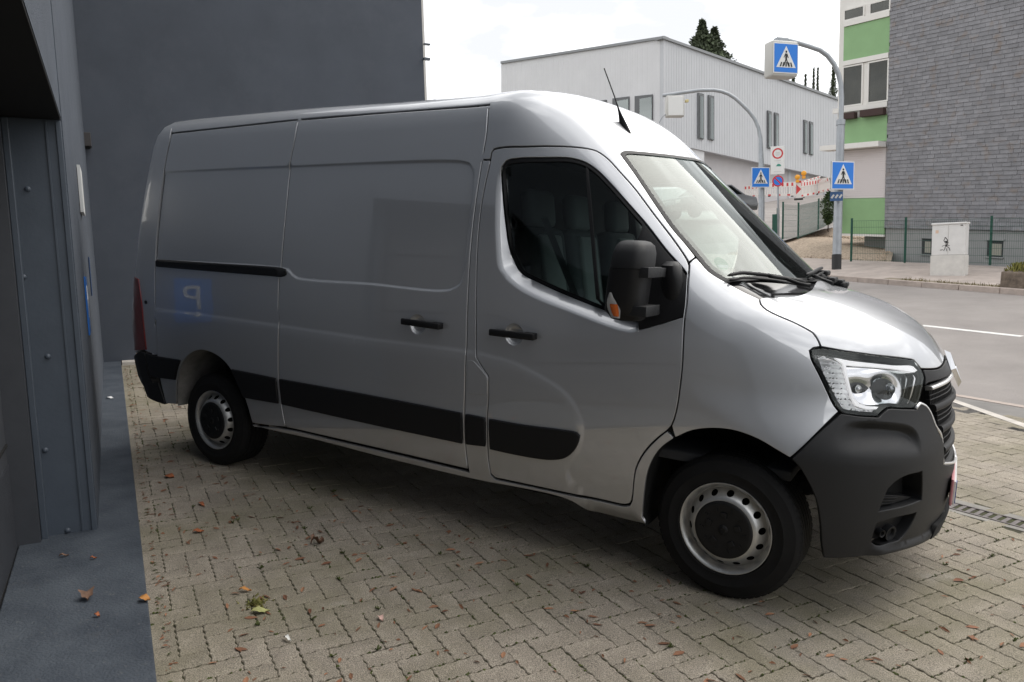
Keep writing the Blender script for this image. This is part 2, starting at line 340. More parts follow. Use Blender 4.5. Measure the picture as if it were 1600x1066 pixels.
# moss and small weeds in the joints, leaf litter
M_MOSS = mat('moss', (.055, .075, .016), rough=.95, var=.5, vscale=30, col2=(.10, .12, .03)); M_LEAF = mat('leaf_litter', (.27, .095, .050), rough=.8, var=.5, vscale=5, col2=(.38, .20, .11), rnd_amt=.3)
joints = [show[i][1]+np.array([rp.uniform(-.11, .11), rp.uniform(-.11, .11)]) for i in range(min(1500, len(show))) if show[i][0] < 50]
ms = MB(); lf = MB()
def inyard(p): return (p-J[:2])@WN[:2] > .25 and drain_side(p) < -.1
for p, a in [(t[1], t[2]) for t in show if t[0] < 50]:
    if drain_side(p) > 0: continue
    d2 = np.array([math.cos(ang0+a), math.sin(ang0+a)]); n2 = np.array([-d2[1], d2[0]])
    if rp.random() < .50 and mnoise.noise((p[0]*1.3, p[1]*1.3, 3.1)) > -.15:       # tufts sit on the joint lines
        for _ in range(rp.randint(3, 11)):
            t = rp.uniform(-.1, .1); c = p+d2*t+n2*(PB/2*rp.choice((-1, 1)))+n2*rp.gauss(0, .0035); r_ = rp.uniform(.003, .0075); an = rp.uniform(0, 3)
            ms.add([(c[0]+r_*math.cos(an+k*1.2566), c[1]+r_*math.sin(an+k*1.2566), GZ-.003+rp.uniform(0, .002)) for k in range(5)]+[(c[0], c[1], GZ+rp.uniform(.001, .006))], [(k, (k+1) % 5, 5) for k in range(5)])
    if rp.random() < .05 and p[0] > -4.5:
        c = p+n2*PB/2+d2*rp.uniform(-.08, .08)
        for _ in range(9):
            an = rp.uniform(0, 6.28); l = rp.uniform(.008, .022); tpx = c+l*np.array([math.cos(an), math.sin(an)]); w2 = .003*np.array([-math.sin(an), math.cos(an)])
            ms.add([(*(c-w2), GZ), (*(c+w2), GZ), (*(tpx+w2*.5), GZ+rp.uniform(.006, .018)), (*(tpx-w2*.5), GZ+.008)], [(0, 1, 2, 3)])
    if rp.random() < (.62 if p[0] < .5 else .28):
        for _ in range(rp.randint(1, 3)):
            c = p+np.array([rp.uniform(-.11, .11), rp.uniform(-.11, .11)]); an = rp.uniform(0, 6.28); L = rp.choice((.010, .014, .018, .024, .03)); e = np.array([math.cos(an), math.sin(an)]); f = np.array([-e[1], e[0]])*L*rp.uniform(.18, .42); cz = rp.uniform(.001, .008)
            if not inyard(c): continue
            lf.add([(*(c-e*L), GZ+.002), (*(c-e*L*.2+f), GZ+.002+cz), (*(c+e*L*.5+f*.7), GZ+.002+cz*.8), (*(c+e*L), GZ+.003), (*(c+e*L*.4-f), GZ+.004), (*(c-e*L*.4-f*.8), GZ+.003)], [(0, 1, 2, 3), (0, 3, 4, 5)])
for k in range(420):                                          # drift along the ledge
    s_ = rp.uniform(-5, 6); c = J[:2]+WD[:2]*s_+WN[:2]*(.235+abs(rp.gauss(0, .02))); an = rp.uniform(0, 6.28); L = rp.uniform(.006, .016); e = np.array([math.cos(an), math.sin(an)]); f = np.array([-e[1], e[0]])*L*.35
    (lf if rp.random() < .6 else ms).add([(*(c-e*L), GZ+.002), (*(c+f), GZ+.006), (*(c+e*L), GZ+.003), (*(c-f), GZ+.004)], [(0, 1, 2, 3)])
g_ = ms.build('moss', M_MOSS, None, fix=False, kind='stuff'); g_.matrix_world = m4(RW)
g_ = lf.build('leaf_litter', M_LEAF, None, fix=False, kind='stuff'); g_.matrix_world = m4(RW)
# ------------------------------------------------------------------ the dark building: yard wall with garage bay, back wall, painted ledge
M_WALL = mat('dark_render', (.078, .090, .113), rough=.75, var=.10, vscale=1.3, bump=.55, bscale=210)
M_WALL2 = mat('dark_rough_render', (.088, .103, .128), rough=.8, var=.12, vscale=3, bump=1.0, bscale=120)
M_LEDGE = mat('ledge_paint', (.056, .070, .092), rough=.62, var=.25, vscale=4, col2=(.094, .110, .130), bump=.6, bscale=90, detail=10)
M_STEEL = mat('painted_steel', (.080, .098, .124), rough=.42, var=.08, vscale=6, bump=.08, bscale=60, coat=.15)
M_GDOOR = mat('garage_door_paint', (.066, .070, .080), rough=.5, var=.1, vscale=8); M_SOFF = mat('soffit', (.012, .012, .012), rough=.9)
def wear(m, sc, lo, hi, c):
    t = m.node_tree; b = t.nodes['Principled BSDF']; l = b.inputs['Base Color'].links[0].from_socket; tc = N(t, 'ShaderNodeTexCoord')
    n = N(t, 'ShaderNodeTexNoise'); n.inputs['Scale'].default_value = sc; n.inputs['Detail'].default_value = 9; n.inputs['Roughness'].default_value = .75; t.links.new(tc.outputs['Object'], n.inputs['Vector'])
    r = N(t, 'ShaderNodeMapRange'); r.inputs['From Min'].default_value = lo; r.inputs['From Max'].default_value = hi; t.links.new(n.outputs['Fac'], r.inputs['Value'])
    mi = N(t, 'ShaderNodeMix', data_type='RGBA'); mi.inputs[7].default_value = (*c, 1); t.links.new(r.outputs[0], mi.inputs[0]); t.links.new(l, mi.inputs[6]); t.links.new(mi.outputs[2], b.inputs['Base Color'])
wear(M_LEDGE, 38, .58, .70, (.155, .16, .16)); wear(M_WALL, .9, .48, .78, (.100, .112, .136)); wear(M_LEDGE, 5, .60, .78, (.085, .088, .09))
Jw, Kw = RW@J, RW@KJ; wd = (Kw-Jw)*[1, 1, 0]; LW = np.linalg.norm(wd); wd /= LW; wn = np.array([-wd[1], wd[0], 0]); wn = wn if wn@np.array([.49, .87, 0]) > 0 else -wn
RWL = np.array([wd, wn, [0, 0, 1]]).T; HB = 8.6
bld = empty('dark_grey_building', label='dark blue grey rendered building with a recessed garage bay beside the yard', cat='building')
def wbox(name, s0_, s1_, n0, n1, z0, z1, mt, par=bld, bv=0): # box in wall coordinates (along, out, up) from the jamb corner
    m = MB(); m.box(Jw*[1, 1, 0]+wd*(s0_+s1_)/2+wn*(n0+n1)/2+np.array([0, 0, (z0+z1)/2]), (abs(s1_-s0_), abs(n1-n0), z1-z0), RWL); return m.build(name, mt, par, bevel=bv)
lint = on_plane((78, 126), Jw, wn)[2]; BAY = 5.0; REC_ = .34
wbox('yard_wall', 0, LW+.6, -.9, 0, -.6, HB, M_WALL2); wbox('yard_wall', -BAY-9, -BAY, -.9, 0, -.8, HB, M_WALL2); wbox('wall_above_bay', -BAY+.002, -.002, -.9, -.003, lint, HB, M_WALL2)
wbox('soffit', -BAY+.01, -.012, -.88, -.006, lint-.012, lint-.004, M_SOFF)  # near-black sheet, the deep shade under the lintel put into its colour
# back wall, from the inner corner to the street end
bq = on_plane((661.5, 80), Kw, wd); sB = (bq-Kw)@wn
m = MB(); m.box(Kw*[1, 1, 0]+wd*.45+wn*(sB/2-.001)+[0, 0, HB/2-.3], (.9-.004, sB-.004, HB+.6), RWL); m.build('back_wall', M_WALL, bld)
M_TRIM = mat('white_render', (.72, .70, .66), rough=.8, var=.05, vscale=5)
m = MB(); m.box(Kw*[1, 1, 0]+wd*.34+wn*(sB+.055)+[0, 0, HB/2-.3], (.3, .11, HB+.6), RWL); m.build('white_end_wall', M_TRIM, bld)
for py in (70, 93):
    c = on_plane((666, py), Kw, wd); MB().box(c-wd*.02, (.05, .10, .02 if py == 70 else .035), RWL).build('wall_bracket', M_STEEL, bld)
# ledge at the wall foot (follows the paving)
def gpt(s_, n_, h): p = J+WD*s_+WN*n_; return RW@np.array([p[0], p[1], h])
m = MB()
for s0_, s1_ in ((-BAY-9, 6.46),):
    P = [gpt(s0_, .2, -.05), gpt(s1_, .2, -.05), gpt(s1_, -REC_-.02, -.05), gpt(s0_, -REC_-.02, -.05)]; m.prism(P, RW@np.array([0, 0, .085]))
m.build('wall_ledge', M_LEDGE, bld, bevel=.006)
m = MB(); P = [gpt(6.40-.16, .21, -.04), gpt(6.40-.16, sB-.2, -.04), gpt(6.46, sB-.2, -.04), gpt(6.46, .21, -.04)]; m.prism(P, RW@np.array([0, 0, .085])); m.build('wall_ledge', M_PALE, bld)
# steel jamb with bolts, folded edges, rubber strip; garage door
jz0 = -.3
jam = wbox('steel_jamb', -.002, -.010, -REC_, -.004, jz0, lint-.015, M_STEEL)
def jpx(q): P = on_plane(q, Jw, wd); return (P-Jw)@wn, P[2]
n1 = jpx((130, 830))[0]; n2 = jpx((78, 850))[0]
wbox('folded_edge', -.0105, -.0185, n1-.004, n1+.004, jz0, lint-.02, M_STEEL, jam); wbox('folded_edge', -.0105, -.05, n2-.03, n2, jz0, lint-.02, M_STEEL, jam, .004); wbox('folded_edge', -.0105, -.02, -.03, -.005, jz0, lint-.02, M_STEEL, jam, .003)
for q in ((14,160),(43.6,296),(36.8,433),(75,557),(71,703),(106,828)):
    P = on_plane(q, Jw, wd)-wd*.010; MB().lathe([(0, .012), (.008, .011), (.014, .006), (.015, 0)], P, np.array([wn, np.cross(-wd, wn), -wd]).T, 14).build('bolt', M_STEEL, jam, smooth=True)
wbox('rubber_strip', -.012, -.09, -REC_-.06, n2-.031, jz0, lint-.02, M_GDOOR)
gd = wbox('garage_door', -BAY+.02, -.05, -REC_-.12, -REC_-.03, jz0, lint-.016, M_GDOOR)
for zz in (.16, .72, 1.30, 1.90): wbox('section_joint', -BAY+.03, -.095, -REC_-.0305, -REC_-.022, zz, zz+.014, M_SOFF, gd)
for k in range(150): pass
rb_ = MB()
for k in range(220): rb_.box(Jw*[1, 1, 0]+wd*(-.11-k*.014)+wn*(-REC_-.027)+[0, 0, .27], (.006, .006, .72), RWL)
rb_.build('ribbed_panel', M_GDOOR, gd, kind='stuff')
# things on the wall
c = on_plane((126, 219), Kw-wd*.12, wd)+wn*.03; hb = .085
lampb = empty('wall_box', Matrix.Translation(Vector(c)), label='small square dark brown box high on the wall at the inner corner', cat='wall lamp')
MB().box((0, 0, 0), (.20, .17, .17), RWL).build('box_body', mat('dark_brown_metal', (.050, .044, .043), rough=.5), lampb, bevel=.006); MB().box((0, 0, -.09), (.16, .13, .012), RWL).build('box_foot', M_SOFF, lampb)
def wsign(q0, q1, name, label, cat, mt, th=.012, w_=None):
    a_, b_ = on_plane(q0, Jw, wn), on_plane(q1, Jw, wn); s_ = ((a_-Jw)@wd, (b_-Jw)@wd); sm = sum(s_)/2; w_ = w_ or abs(s_[1]-s_[0]); zz = sorted((a_[2], b_[2]))
    m = MB(); m.box(Jw*[1, 1, 0]+wd*sm+wn*(th/2+.004)+[0, 0, (zz[0]+zz[1])/2], (w_, th, zz[1]-zz[0]), RWL); return m.build(name, mt, None, label=label, cat=cat), sm, zz
M_WHT = mat('sign_white', (.80, .80, .78), rough=.4); M_BLUE = mat('sign_blue', (.012, .155, .55), rough=.35); M_DBLUE = mat('dark_blue', (.02, .06, .16), rough=.5); M_RED = mat('sign_red', (.60, .025, .03), rough=.4)
wsign((122.5, 270), (124.5, 330), 'notice_board', 'narrow white notice seen edge on, on the dark yard wall', 'notice', M_WHT, .02, .42)
sm, zz = 1.36, (1.17, 1.57)
m = MB(); m.box(Jw*[1, 1, 0]+wd*sm+wn*.006+[0, 0, sum(zz)/2], (.30, .008, zz[1]-zz[0]), RWL); ps = m.build('parking_sign', M_BLUE, None, label='small blue parking sign on the dark yard wall, mirrored in the van side', cat='sign')
def text_mesh(txt, size, M, mt, name, par, ext=.001):
    cu = bpy.data.curves.new('txt', 'FONT'); cu.body = txt; cu.size = size; cu.align_x = 'CENTER'; cu.align_y = 'CENTER'; cu.extrude = ext
    t_ = bpy.data.objects.new('txt', cu); COL.objects.link(t_); bpy.context.view_layer.update()
    me = bpy.data.meshes.new_from_object(t_.evaluated_get(bpy.context.evaluated_depsgraph_get())); bpy.data.objects.remove(t_); me.name = name; me.materials.clear(); me.materials.append(mt)
    o = link(name, me, par); o.matrix_world = M; return o
ctr = Jw*[1, 1, 0]+wd*sm+wn*.012+[0, 0, (zz[0]+zz[1])/2+.015]
text_mesh('P', .32, m4(np.array([wd, [0, 0, 1], wn]).T, ctr), M_WHT, 'parking_letter', ps)
wsign((137.2, 402), (142.5, 462), 'blue_board', 'narrow blue board seen edge on, nearer the inner corner than the parking sign', 'sign', M_DBLUE, .006, .14)
# ------------------------------------------------------------------ the street and what stands across it
def unit(v): v = np.array(v, float); return v/np.linalg.norm(v)
ZU = np.array([0, 0, 1.0])
kA, kB = RW@np.array([*(k0-kd*.0), 0]), RW@np.array([*(k0+kd*.66), 0])
fA = at((1600, 462), 15.5); RN = unit(np.cross(kB-kA, fA-kA)); RN = RN if RN[2] > 0 else -RN
fB = on_plane((1340, 441), kA, RN); fd = unit(fA-fB); nd = unit(kB-kA)
def sheet(name, pts, mt, kind='structure', parent=None): m = MB(); m.add(pts, [tuple(range(len(pts)))]); return m.build(name, mt, parent, kind=kind)
M_ROAD = mat('road_asphalt', (.275, .25, .234), rough=.88, var=.14, vscale=.9, bump=.35, bscale=120); speckle(M_ROAD, 180, .22)
sheet('road', [kA-nd*28, kB+nd*26, fA+fd*26, fB-fd*24], M_ROAD)
sheet('ground', [(-400, -400, -2.4), (400, -400, -2.4), (400, 400, -2.4), (-400, 400, -2.4)], mat('far_ground', (.16, .15, .12), rough=.95, var=.2, vscale=.1))
M_LINE = mat('road_paint', (.72, .71, .68), rough=.7, var=.1, vscale=9)
for a_, b_, t_ in (((1440, 508.8), (1597, 526.0), .12), ((1640, 531), (1900, 563), .12)):
    A, B = on_plane(a_, kA, RN), on_plane(b_, kA, RN); c = unit(np.cross(RN, B-A))*.065; m = MB(); m.prism([A-c-RN*.006, B-c-RN*.006, B+c-RN*.006, A+c-RN*.006], RN*.011); m.build('centre_line', M_LINE, None, kind='structure')
# far kerb, weedy verge, pavement
gA, gB = at((1600, 418), 19.5), at((1382, 408.5), 22.8); gd = unit(gA-gB)
fn = unit(np.cross(ZU, fd)); fn = fn if fn[1] > 0 else -fn
M_PAVE2 = mat('pavement_slabs', (.42, .36, .32), rough=.9, var=.16, vscale=2.5, bump=.4, bscale=100)
fk = sheet('far_kerb', [fB-fd*20-RN*.02, fA+fd*20-RN*.02, fA+fd*20+fn*.2-RN*.02, fB-fd*20+fn*.2-RN*.02], M_CON)
Rk = np.array([fd, fn, np.cross(fd, fn)]).T
for k in range(-6, 14): c = fB+fd*(k+.5)*.98+fn*.075+ZU*.02; m = MB(); m.box(c, (.965, .15, .22), Rk); m.build('kerb_stone', M_KERB, fk, bevel=.012)
v0 = fn*.15+ZU*.10; v1 = fn*.95+ZU*.16
M_VERGE = mat('verge_soil', (.25, .21, .155), rough=.95, var=.3, vscale=4, bump=.8, bscale=50)
v1 = fn*.62+ZU*.13; fV = on_plane((1362, 443), fB, RN); fV = fB+fd*((fV-fB)@fd)
sheet('verge', [fV+v0, fA+fd*20+v0, fA+fd*20+v1, fV+v1], M_VERGE)
sheet('far_pavement', [fB-fd*20+v0, fV+v0, fV+v1, fB-fd*20+v1], M_PAVE2)
pvA, pvB = fA+fd*20+v1, fB-fd*20+v1
tG = float((gA-fA)@fd); m = MB(); PV = [fA+fd*(t+tG)+v1 for t in np.arange(-24, 17, 1.0)]; GV = [gA+gd*t for t in np.arange(-24, 17, 1.0)]; nP = len(PV)
m.add(PV+GV, [(i, i+1, nP+i+1, nP+i) for i in range(nP-1)]); m.build('far_pavement', M_PAVE2, None, kind='structure')
tf = MB(); M_WEED = mat('verge_weeds', (.15, .14, .05), rough=.9, var=.4, vscale=3, col2=(.20, .15, .06), rnd_amt=.35)
rg = random.Random(5)
for k in range(900):
    t = rg.uniform(-3.3, 4); s = abs(rg.gauss(0, .22))
    if mnoise.noise((t*1.1, 0.3, 0)) < -.12: continue
    c = fA+fd*t+v0+(v1-v0)*min(1, .05+s); an = rg.uniform(0, 6.28); h = rg.uniform(.02, .11); l = rg.uniform(-.05, .05); e = np.array([math.cos(an), math.sin(an), 0])*.008
    tf.add([c-e, c+e, c+e*.3+[l, l*.6, h], c-e*.3+[l, l*.6, h*.9]], [(0, 1, 2, 3)])
tf.build('verge_weeds', M_WEED, None, fix=False, kind='stuff')
M_GRAV = mat('gravel_bed', (.38, .30, .225), rough=.95, var=.45, vscale=14, bump=1.0, bscale=30, rnd_amt=.3)
gr = [gB-gd*6.5, gB, at((1392, 409), 23.0), at((1400, 374), 29.5), at((1300, 355), 33), at((1236, 366), 30)]
gm = MB(); gm.add([p-[0, 0, .02] for p in gr], [tuple(range(6))]); gm.build('gravel_bed', M_GRAV, None, kind='structure')
gs = MB()
for k in range(5200):                                        # stones of the bed
    u, v = rg.random(), rg.random(); p = (gr[0]*(1-u)+gr[1]*u)*(1-v)+(gr[5]*(1-u)+gr[3]*u)*v; r_ = rg.uniform(.02, .055); an = rg.uniform(0, 6)
    q_ = [p+[r_*math.cos(an+i*2.1)*rg.uniform(.7, 1.3), r_*math.sin(an+i*2.1)*rg.uniform(.7, 1.3), -.03] for i in range(3)]; gs.add(q_+[p+[0, 0, r_*.8]], [(0, 1, 3), (1, 2, 3), (2, 0, 3)])
gs.build('gravel_stones', M_GRAV, None, fix=False, kind='stuff')
sr = [gB-gd*14, gB-gd*6.3, at((1236, 371), 28.5), at((1300, 352), 30), at((1330, 318), 46), at((1330, 300), 60), at((1150, 316), 56), at((1050, 339), 34)]
m = MB(); m.add([p-[0, 0, .05] for p in sr], [(0, 1, 2, 7), (2, 3, 4, 7), (4, 5, 6, 7)]); m.build('side_street', M_ROAD, None, kind='structure')
# ------------------------------------------------------------------ slate clad house with green bay front
e1 = -unit(rayw((120, 332))); HA = at((1382, 356.3), 25.5); nf = unit(np.cross(e1, ZU)); nf = nf if nf@(CW-HA) > 0 else -nf
def un(q): P = on_plane(q, HA, nf)-HA; b_ = P[2]-e1[2]*(P@(e1*[1, 1, 0]))/(e1[0]**2+e1[1]**2); a_ = (P@(e1*[1, 1, 0]))/(e1[0]**2+e1[1]**2); return a_, b_
def FP(a_, b_, n_=0.0): return HA+e1*a_+ZU*b_+nf*n_
RH = np.array([e1, -nf, ZU]).T
def fbox(name, a0_, a1_, b0_, b1_, n0, n1_, mt, par, bevel=0, **tags):
    m = MB(); m.prism([FP(a0_, b0_, n0), FP(a1_, b0_, n0), FP(a1_, b1_, n0), FP(a0_, b1_, n0)], nf*(n1_-n0)); return m.build(name, mt, par, bevel=bevel, **tags)
house = empty('slate_clad_house', label='grey slate clad apartment house with a green and white bay front', cat='house')
M_SLATE = mat('slate', (.21, .208, .22), rough=.6, var=.15, vscale=5, bump=.35, bscale=40, rnd_amt=.13); M_SLBACK = mat('dark_backing', (.04, .04, .042), rough=.9)  # plain dark backing behind the slates and cellar panes
t_ = M_SLATE.node_tree; b_ = t_.nodes['Principled BSDF']; l_ = b_.inputs['Base Color'].links[0].from_socket; ge = N(t_, 'ShaderNodeNewGeometry'); n_ = N(t_, 'ShaderNodeTexNoise'); n_.inputs['Scale'].default_value = 3.2; n_.inputs['Detail'].default_value = 6
t_.links.new(ge.outputs['Position'], n_.inputs['Vector']); r_ = N(t_, 'ShaderNodeMapRange'); r_.inputs['From Min'].default_value = .56; r_.inputs['From Max'].default_value = .74; r_.inputs['To Max'].default_value = .6; t_.links.new(n_.outputs['Fac'], r_.inputs['Value'])
mi_ = N(t_, 'ShaderNodeMix', data_type='RGBA'); mi_.inputs[7].default_value = (.20, .145, .105, 1); t_.links.new(r_.outputs[0], mi_.inputs[0]); t_.links.new(l_, mi_.inputs[6]); t_.links.new(mi_.outputs[2], b_.inputs['Base Color'])
aR = un((1600, 180))[0]+.6; bT = un((1500, 0))[1]+3.2; aL = un((1386, 200))[0]
fbox('wall', aL, aR+4, -.002, bT, -6, -.004, M_SLBACK, house)
pl0 = un((1600, 418))[1]-.4
M_PLIN = mat('plinth_render', (.30, .30, .295), rough=.9, var=.08, vscale=2)
fbox('plinth', aL+.02, aR+4, pl0, -.004, -6, -.06, M_PLIN, house)
rs = random.Random(11); RHt, SW = .128, .30; rows = int(bT/RHt); sl = []
for r in range(rows):
    x = aL+.01-rs.random()*SW
    while x < aR:
        wd_ = SW*rs.choice((.75, .9, 1, 1.1, 1.25)); x0, x1 = max(x, aL+.005), min(x+wd_, aR); x += wd_
        if x1-x0 > .05: sl.append((r, x0+.0015, x1-.0015))
def slate(r, x0, x1):
    b0_ = r*RHt+rs.uniform(-.003, .003); b1_ = (r+1)*RHt+.012; o0 = .020+rs.uniform(0, .008); o1 = .004
    V = [FP(x0, b0_, 0), FP(x1, b0_, 0), FP(x1, b1_, 0), FP(x0, b1_, 0), FP(x0+rs.uniform(0, .006), b0_, o0), FP(x1-rs.uniform(0, .006), b0_, o0), FP(x1, b1_, o1), FP(x0, b1_, o1)]
    return V, [(4, 5, 6, 7), (0, 1, 5, 4), (1, 2, 6, 5), (3, 0, 4, 7)]
def onscr(s): P = FP((s[1]+s[2])/2, (s[0]+.5)*RHt)-CW; dp = P@FWW; return (0 < IW/2+FPX*(P@RWW)/dp < IW) and (0 < IH/2-FPX*(P@UWW)/dp)
vis = sorted([s for s in sl if onscr(s)], key=lambda s: -(s[2]-s[1])/(np.linalg.norm(FP(s[1], s[0]*RHt)-CW)))
big = set(vis[:300]); rest = MB()
for s in sl:
    V, F = slate(*s)
    if s in big: MB().add(V, F).build('slate', M_SLATE, house, fix=False)
    else: rest.add(V, F)
rest.build('slates', M_SLATE, house, fix=False, kind='stuff')
M_GREEN = mat('green_panel', (.255, .42, .21), rough=.75, var=.05, vscale=2); M_WHITE = mat('white_trim', (.74, .72, .68), rough=.6, var=.03, vscale=4); M_SHUT = mat('shutter_slat', (.66, .61, .60), rough=.6)
M_WGL = glass('window_glass', (.6, .58, .55), 1.45, .0); M_ROOMD = mat('room_reflection_tone', (.05, .042, .035), rough=.9, var=.6, vscale=2.5, col2=(.16, .13, .10))  # brown mottle put into the room colour for trees reflected in the panes
aG0, aG1 = un((1315, 200))[0], aL-.012; aW = un((1303, 200))[0]
bz = lambda q: un(q)[1]
bBase = bz((1350, 366))
fbox('bay_wall', aG0, aG1, bBase, bT, -2.5, -.09, M_WHITE, house); fbox('bay_side', aW, aG0-.003, bBase, bT, -2.5, -.20, M_WHITE, house)
fbox('base_wall', un((1331, 380))[0], aG1, pl0, bBase-.004, -2.5, -.75, M_PLIN, house)
def band(name, yl, yr, yl2, yr2, n1_, mt, a0_=aG0, a1_=aG1, n0=-.088, par=house, bevel=0):
    xl, xr = 1316, 1387; bt = (bz((xl, yl))+bz((xr, yr)))/2; bb = (bz((xl, yl2))+bz((xr, yr2)))/2; return fbox(name, a0_, a1_, bb, bt, n0, n1_, mt, par, bevel), bb, bt
for y4 in ((44, 26, 95.7, 84.4), (186, 179, 224, 221.5), (311, 309, 365.5, 366)): band('green_panel', *y4, -.02, M_GREEN)
band('sill', 95.0, 84.0, 103.5, 90.5, .03, M_WHITE); band('sill', 35, 17, 43.5, 25.5, .03, M_WHITE); band('sill', 168.5, 158.5, 178, 164.5, .03, M_WHITE, aW-.05); band('sill', 365.8, 366.2, 369, 369.5, .0, M_WHITE)
band('canopy', 227, 221.6, 235.5, 229, .45, M_WHITE, un((1293, 232))[0], aG1)
sh, b0s, b1s = band('roller_shutter', 236, 230.5, 310.5, 308.5, -.06, M_SHUT, aG0+.02, aG1-.02)
ns = 22
for k in range(ns): bb = b0s+(b1s-b0s)*k/ns; fbox('shutter_slat', aG0+.03, aG1-.03, bb+.006, bb+(b1s-b0s)/ns-.004, -.0595, -.045, M_SHUT, sh)
for ys in ((14, 0, 34, 18), (104, 92, 168, 158)):
    fr, b0_, b1_ = band('window', *ys, -.03, M_WHITE)
    for x0, x1 in ((1317, 1347), (1356.5, 1387)):
        a0_, a1_ = un((x0, 140))[0]+.02, un((x1, 140))[0]-.03
        fbox('reveal', a0_, a1_, b0_+.04, b1_-.04, -.0298, -.026, M_ROOMD, fr); fbox('pane', a0_, a1_, b0_+.04, b1_-.04, -.020, -.014, M_WGL, fr)
        fbox('frame_bar', a0_-.05, a1_+.05, b0_+.0, b0_+.05, -.029, .01, M_WHITE, fr); fbox('frame_bar', a0_-.05, a1_+.05, b1_-.05, b1_, -.029, .01, M_WHITE, fr)
        fbox('frame_bar', a0_-.055, a0_-.002, b0_+.051, b1_-.051, -.029, .01, M_WHITE, fr); fbox('frame_bar', a1_+.002, a1_+.055, b0_+.051, b1_-.051, -.029, .01, M_WHITE, fr)
M_BOXB = mat('flower_box_brown', (.045, .022, .018), rough=.7)
for i, (x0, x1, y0, y1, lb) in enumerate(((1318, 1341, 177, 187, 'brown empty flower box under the left pane of the green bay window'), (1349, 1386, 171, 182, 'longer brown flower box hanging beside the slate wall'))):
    fbox('flower_box', un((x0, 180))[0], un((x1, 180))[0], bz(((x0+x1)/2, y1)), bz(((x0+x1)/2, y0)), .035, .24, M_BOXB, None, .02, label=lb, cat='flower box', group='flower boxes under the bay window')
M_DKW = mat('cellar_frame', (.12, .115, .11), rough=.8); M_CURT = mat('cellar_pane', (.30, .29, .24), rough=.3)
for x0, x1, y0, y1 in ((1439, 1455, 372.5, 397), (1541, 1566, 375.5, 401)):
    a0_, a1_ = un((x0, 385))[0], un((x1, 385))[0]; b1_, b0_ = bz((x0, y0)), bz((x0, y1)); wv = fbox('cellar_window', a0_, a1_, b0_, b1_, -.0595, -.05, M_SLBACK, house)
    fbox('pane', a0_+.10, a1_-.04, b0_+.05, b1_-.10, -.049, -.045, M_CURT, wv)
    for aa, ab, ba, bb in ((a0_-.03, a1_+.03, b1_, b1_+.04), (a0_-.03, a1_+.03, b0_-.04, b0_)): fbox('frame_bar', aa, ab, ba, bb, -.0596, -.01, M_PLIN, wv)
def bush(name, base_, rx, ry, h, n, mt, seed, trunk=None, cone=False, leaf=.09, **tags):
    r_ = random.Random(seed); root = empty(name, Matrix.Translation(Vector(base_)), **tags); m = MB()
    for _ in range(n):
        t = r_.random(); z_ = h*(.04+.96*t) if cone else h*(.5+.5*(2*t-1)*abs(2*t-1)**-.2)
        k = (1-t)**1.15*(.85+.18*math.sin(t*47+seed)+.12*math.sin(t*110)) if cone else math.sqrt(max(0, 1-(2*z_/h-1)**2))*(.75+.35*mnoise.noise((t*5, seed, 1)))
        an = r_.uniform(0, 6.283); rr = math.sqrt(r_.random())*k*(.75+.4*mnoise.noise((math.cos(an)*2, math.sin(an)*2, t*6+seed)))
        c = np.array([rx*rr*math.cos(an), ry*rr*math.sin(an), z_]); d = np.array([r_.gauss(0, 1), r_.gauss(0, 1), r_.gauss(-.3 if cone else 0, .7)]); d = d/np.linalg.norm(d)*leaf*r_.uniform(.6, 1.5); e = np.cross(d, [r_.gauss(0, 1), r_.gauss(0, 1), r_.gauss(0, 1)]); e = e/(np.linalg.norm(e)+1e-9)*leaf*.4
        m.add([c, c+d*.5+e, c+d, c+d*.5-e], [(0, 1, 2, 3)])
    m.build('crown', mt, root, fix=False)
    MB().tube([(0, 0, -.3), (0, 0, h*(.9 if cone else .5))], [trunk or h*.02, (trunk or h*.02)*.2], 7).build('trunk', M_BARK, root, smooth=True)
    return root
M_BARK = mat('bark', (.06, .045, .035), rough=.9); M_CON1 = mat('conifer_needles', (.075, .095, .052), rough=.8, rnd_amt=.45, var=.3, vscale=2); M_BUSH = mat('shrub_leaves', (.045, .075, .022), rough=.7, rnd_amt=.45, var=.3, vscale=3)
bush('shrub', at((1294, 350), 27), .42, .42, 1.15, 1500, M_BUSH, 3, label='dark green shrub at the left corner of the green bay', cat='shrub', leaf=.07)
# ------------------------------------------------------------------ large grey clad hall behind
hall = empty('grey_hall', label='large pale grey metal clad hall with paired narrow windows', cat='building')
M_CLAD = mat('pale_cladding', (.53, .54, .56), rough=.55, var=.04, vscale=.6); M_CLADL = mat('pale_cladding_lit', (.68, .68, .69), rough=.55, var=.04, vscale=.6); M_LOW = mat('lower_wall', (.52, .50, .505), rough=.7, var=.05, vscale=1)  # front copy of the cladding is paler: its brighter light put into the colour
M_TRIMG = mat('roof_trim', (.25, .26, .27), rough=.5); M_HWIN = mat('hall_window_frame', (.12, .125, .13), rough=.5); M_HGL = glass('hall_glass', (.25, .29, .28), 1.6, .12)
C0 = at((1037, 58), 42); hr = unit([.20, .98, 0]); hl_ = unit([-.98, .20, 0]); nr_ = unit(np.cross(hr, ZU)); nr_ = nr_ if nr_@(CW-C0) > 0 else -nr_; nl_ = unit(np.cross(hl_, ZU)); nl_ = nl_ if nl_@(CW-C0) > 0 else -nl_
def hp(q, n_, off=0.0): return on_plane(q, C0+n_*off, n_)
def hpoly(name, px, n_, off, th, mt, par=hall): m = MB(); m.prism([hp(q, n_, off) for q in px], -n_*th); return m.build(name, mt, par)
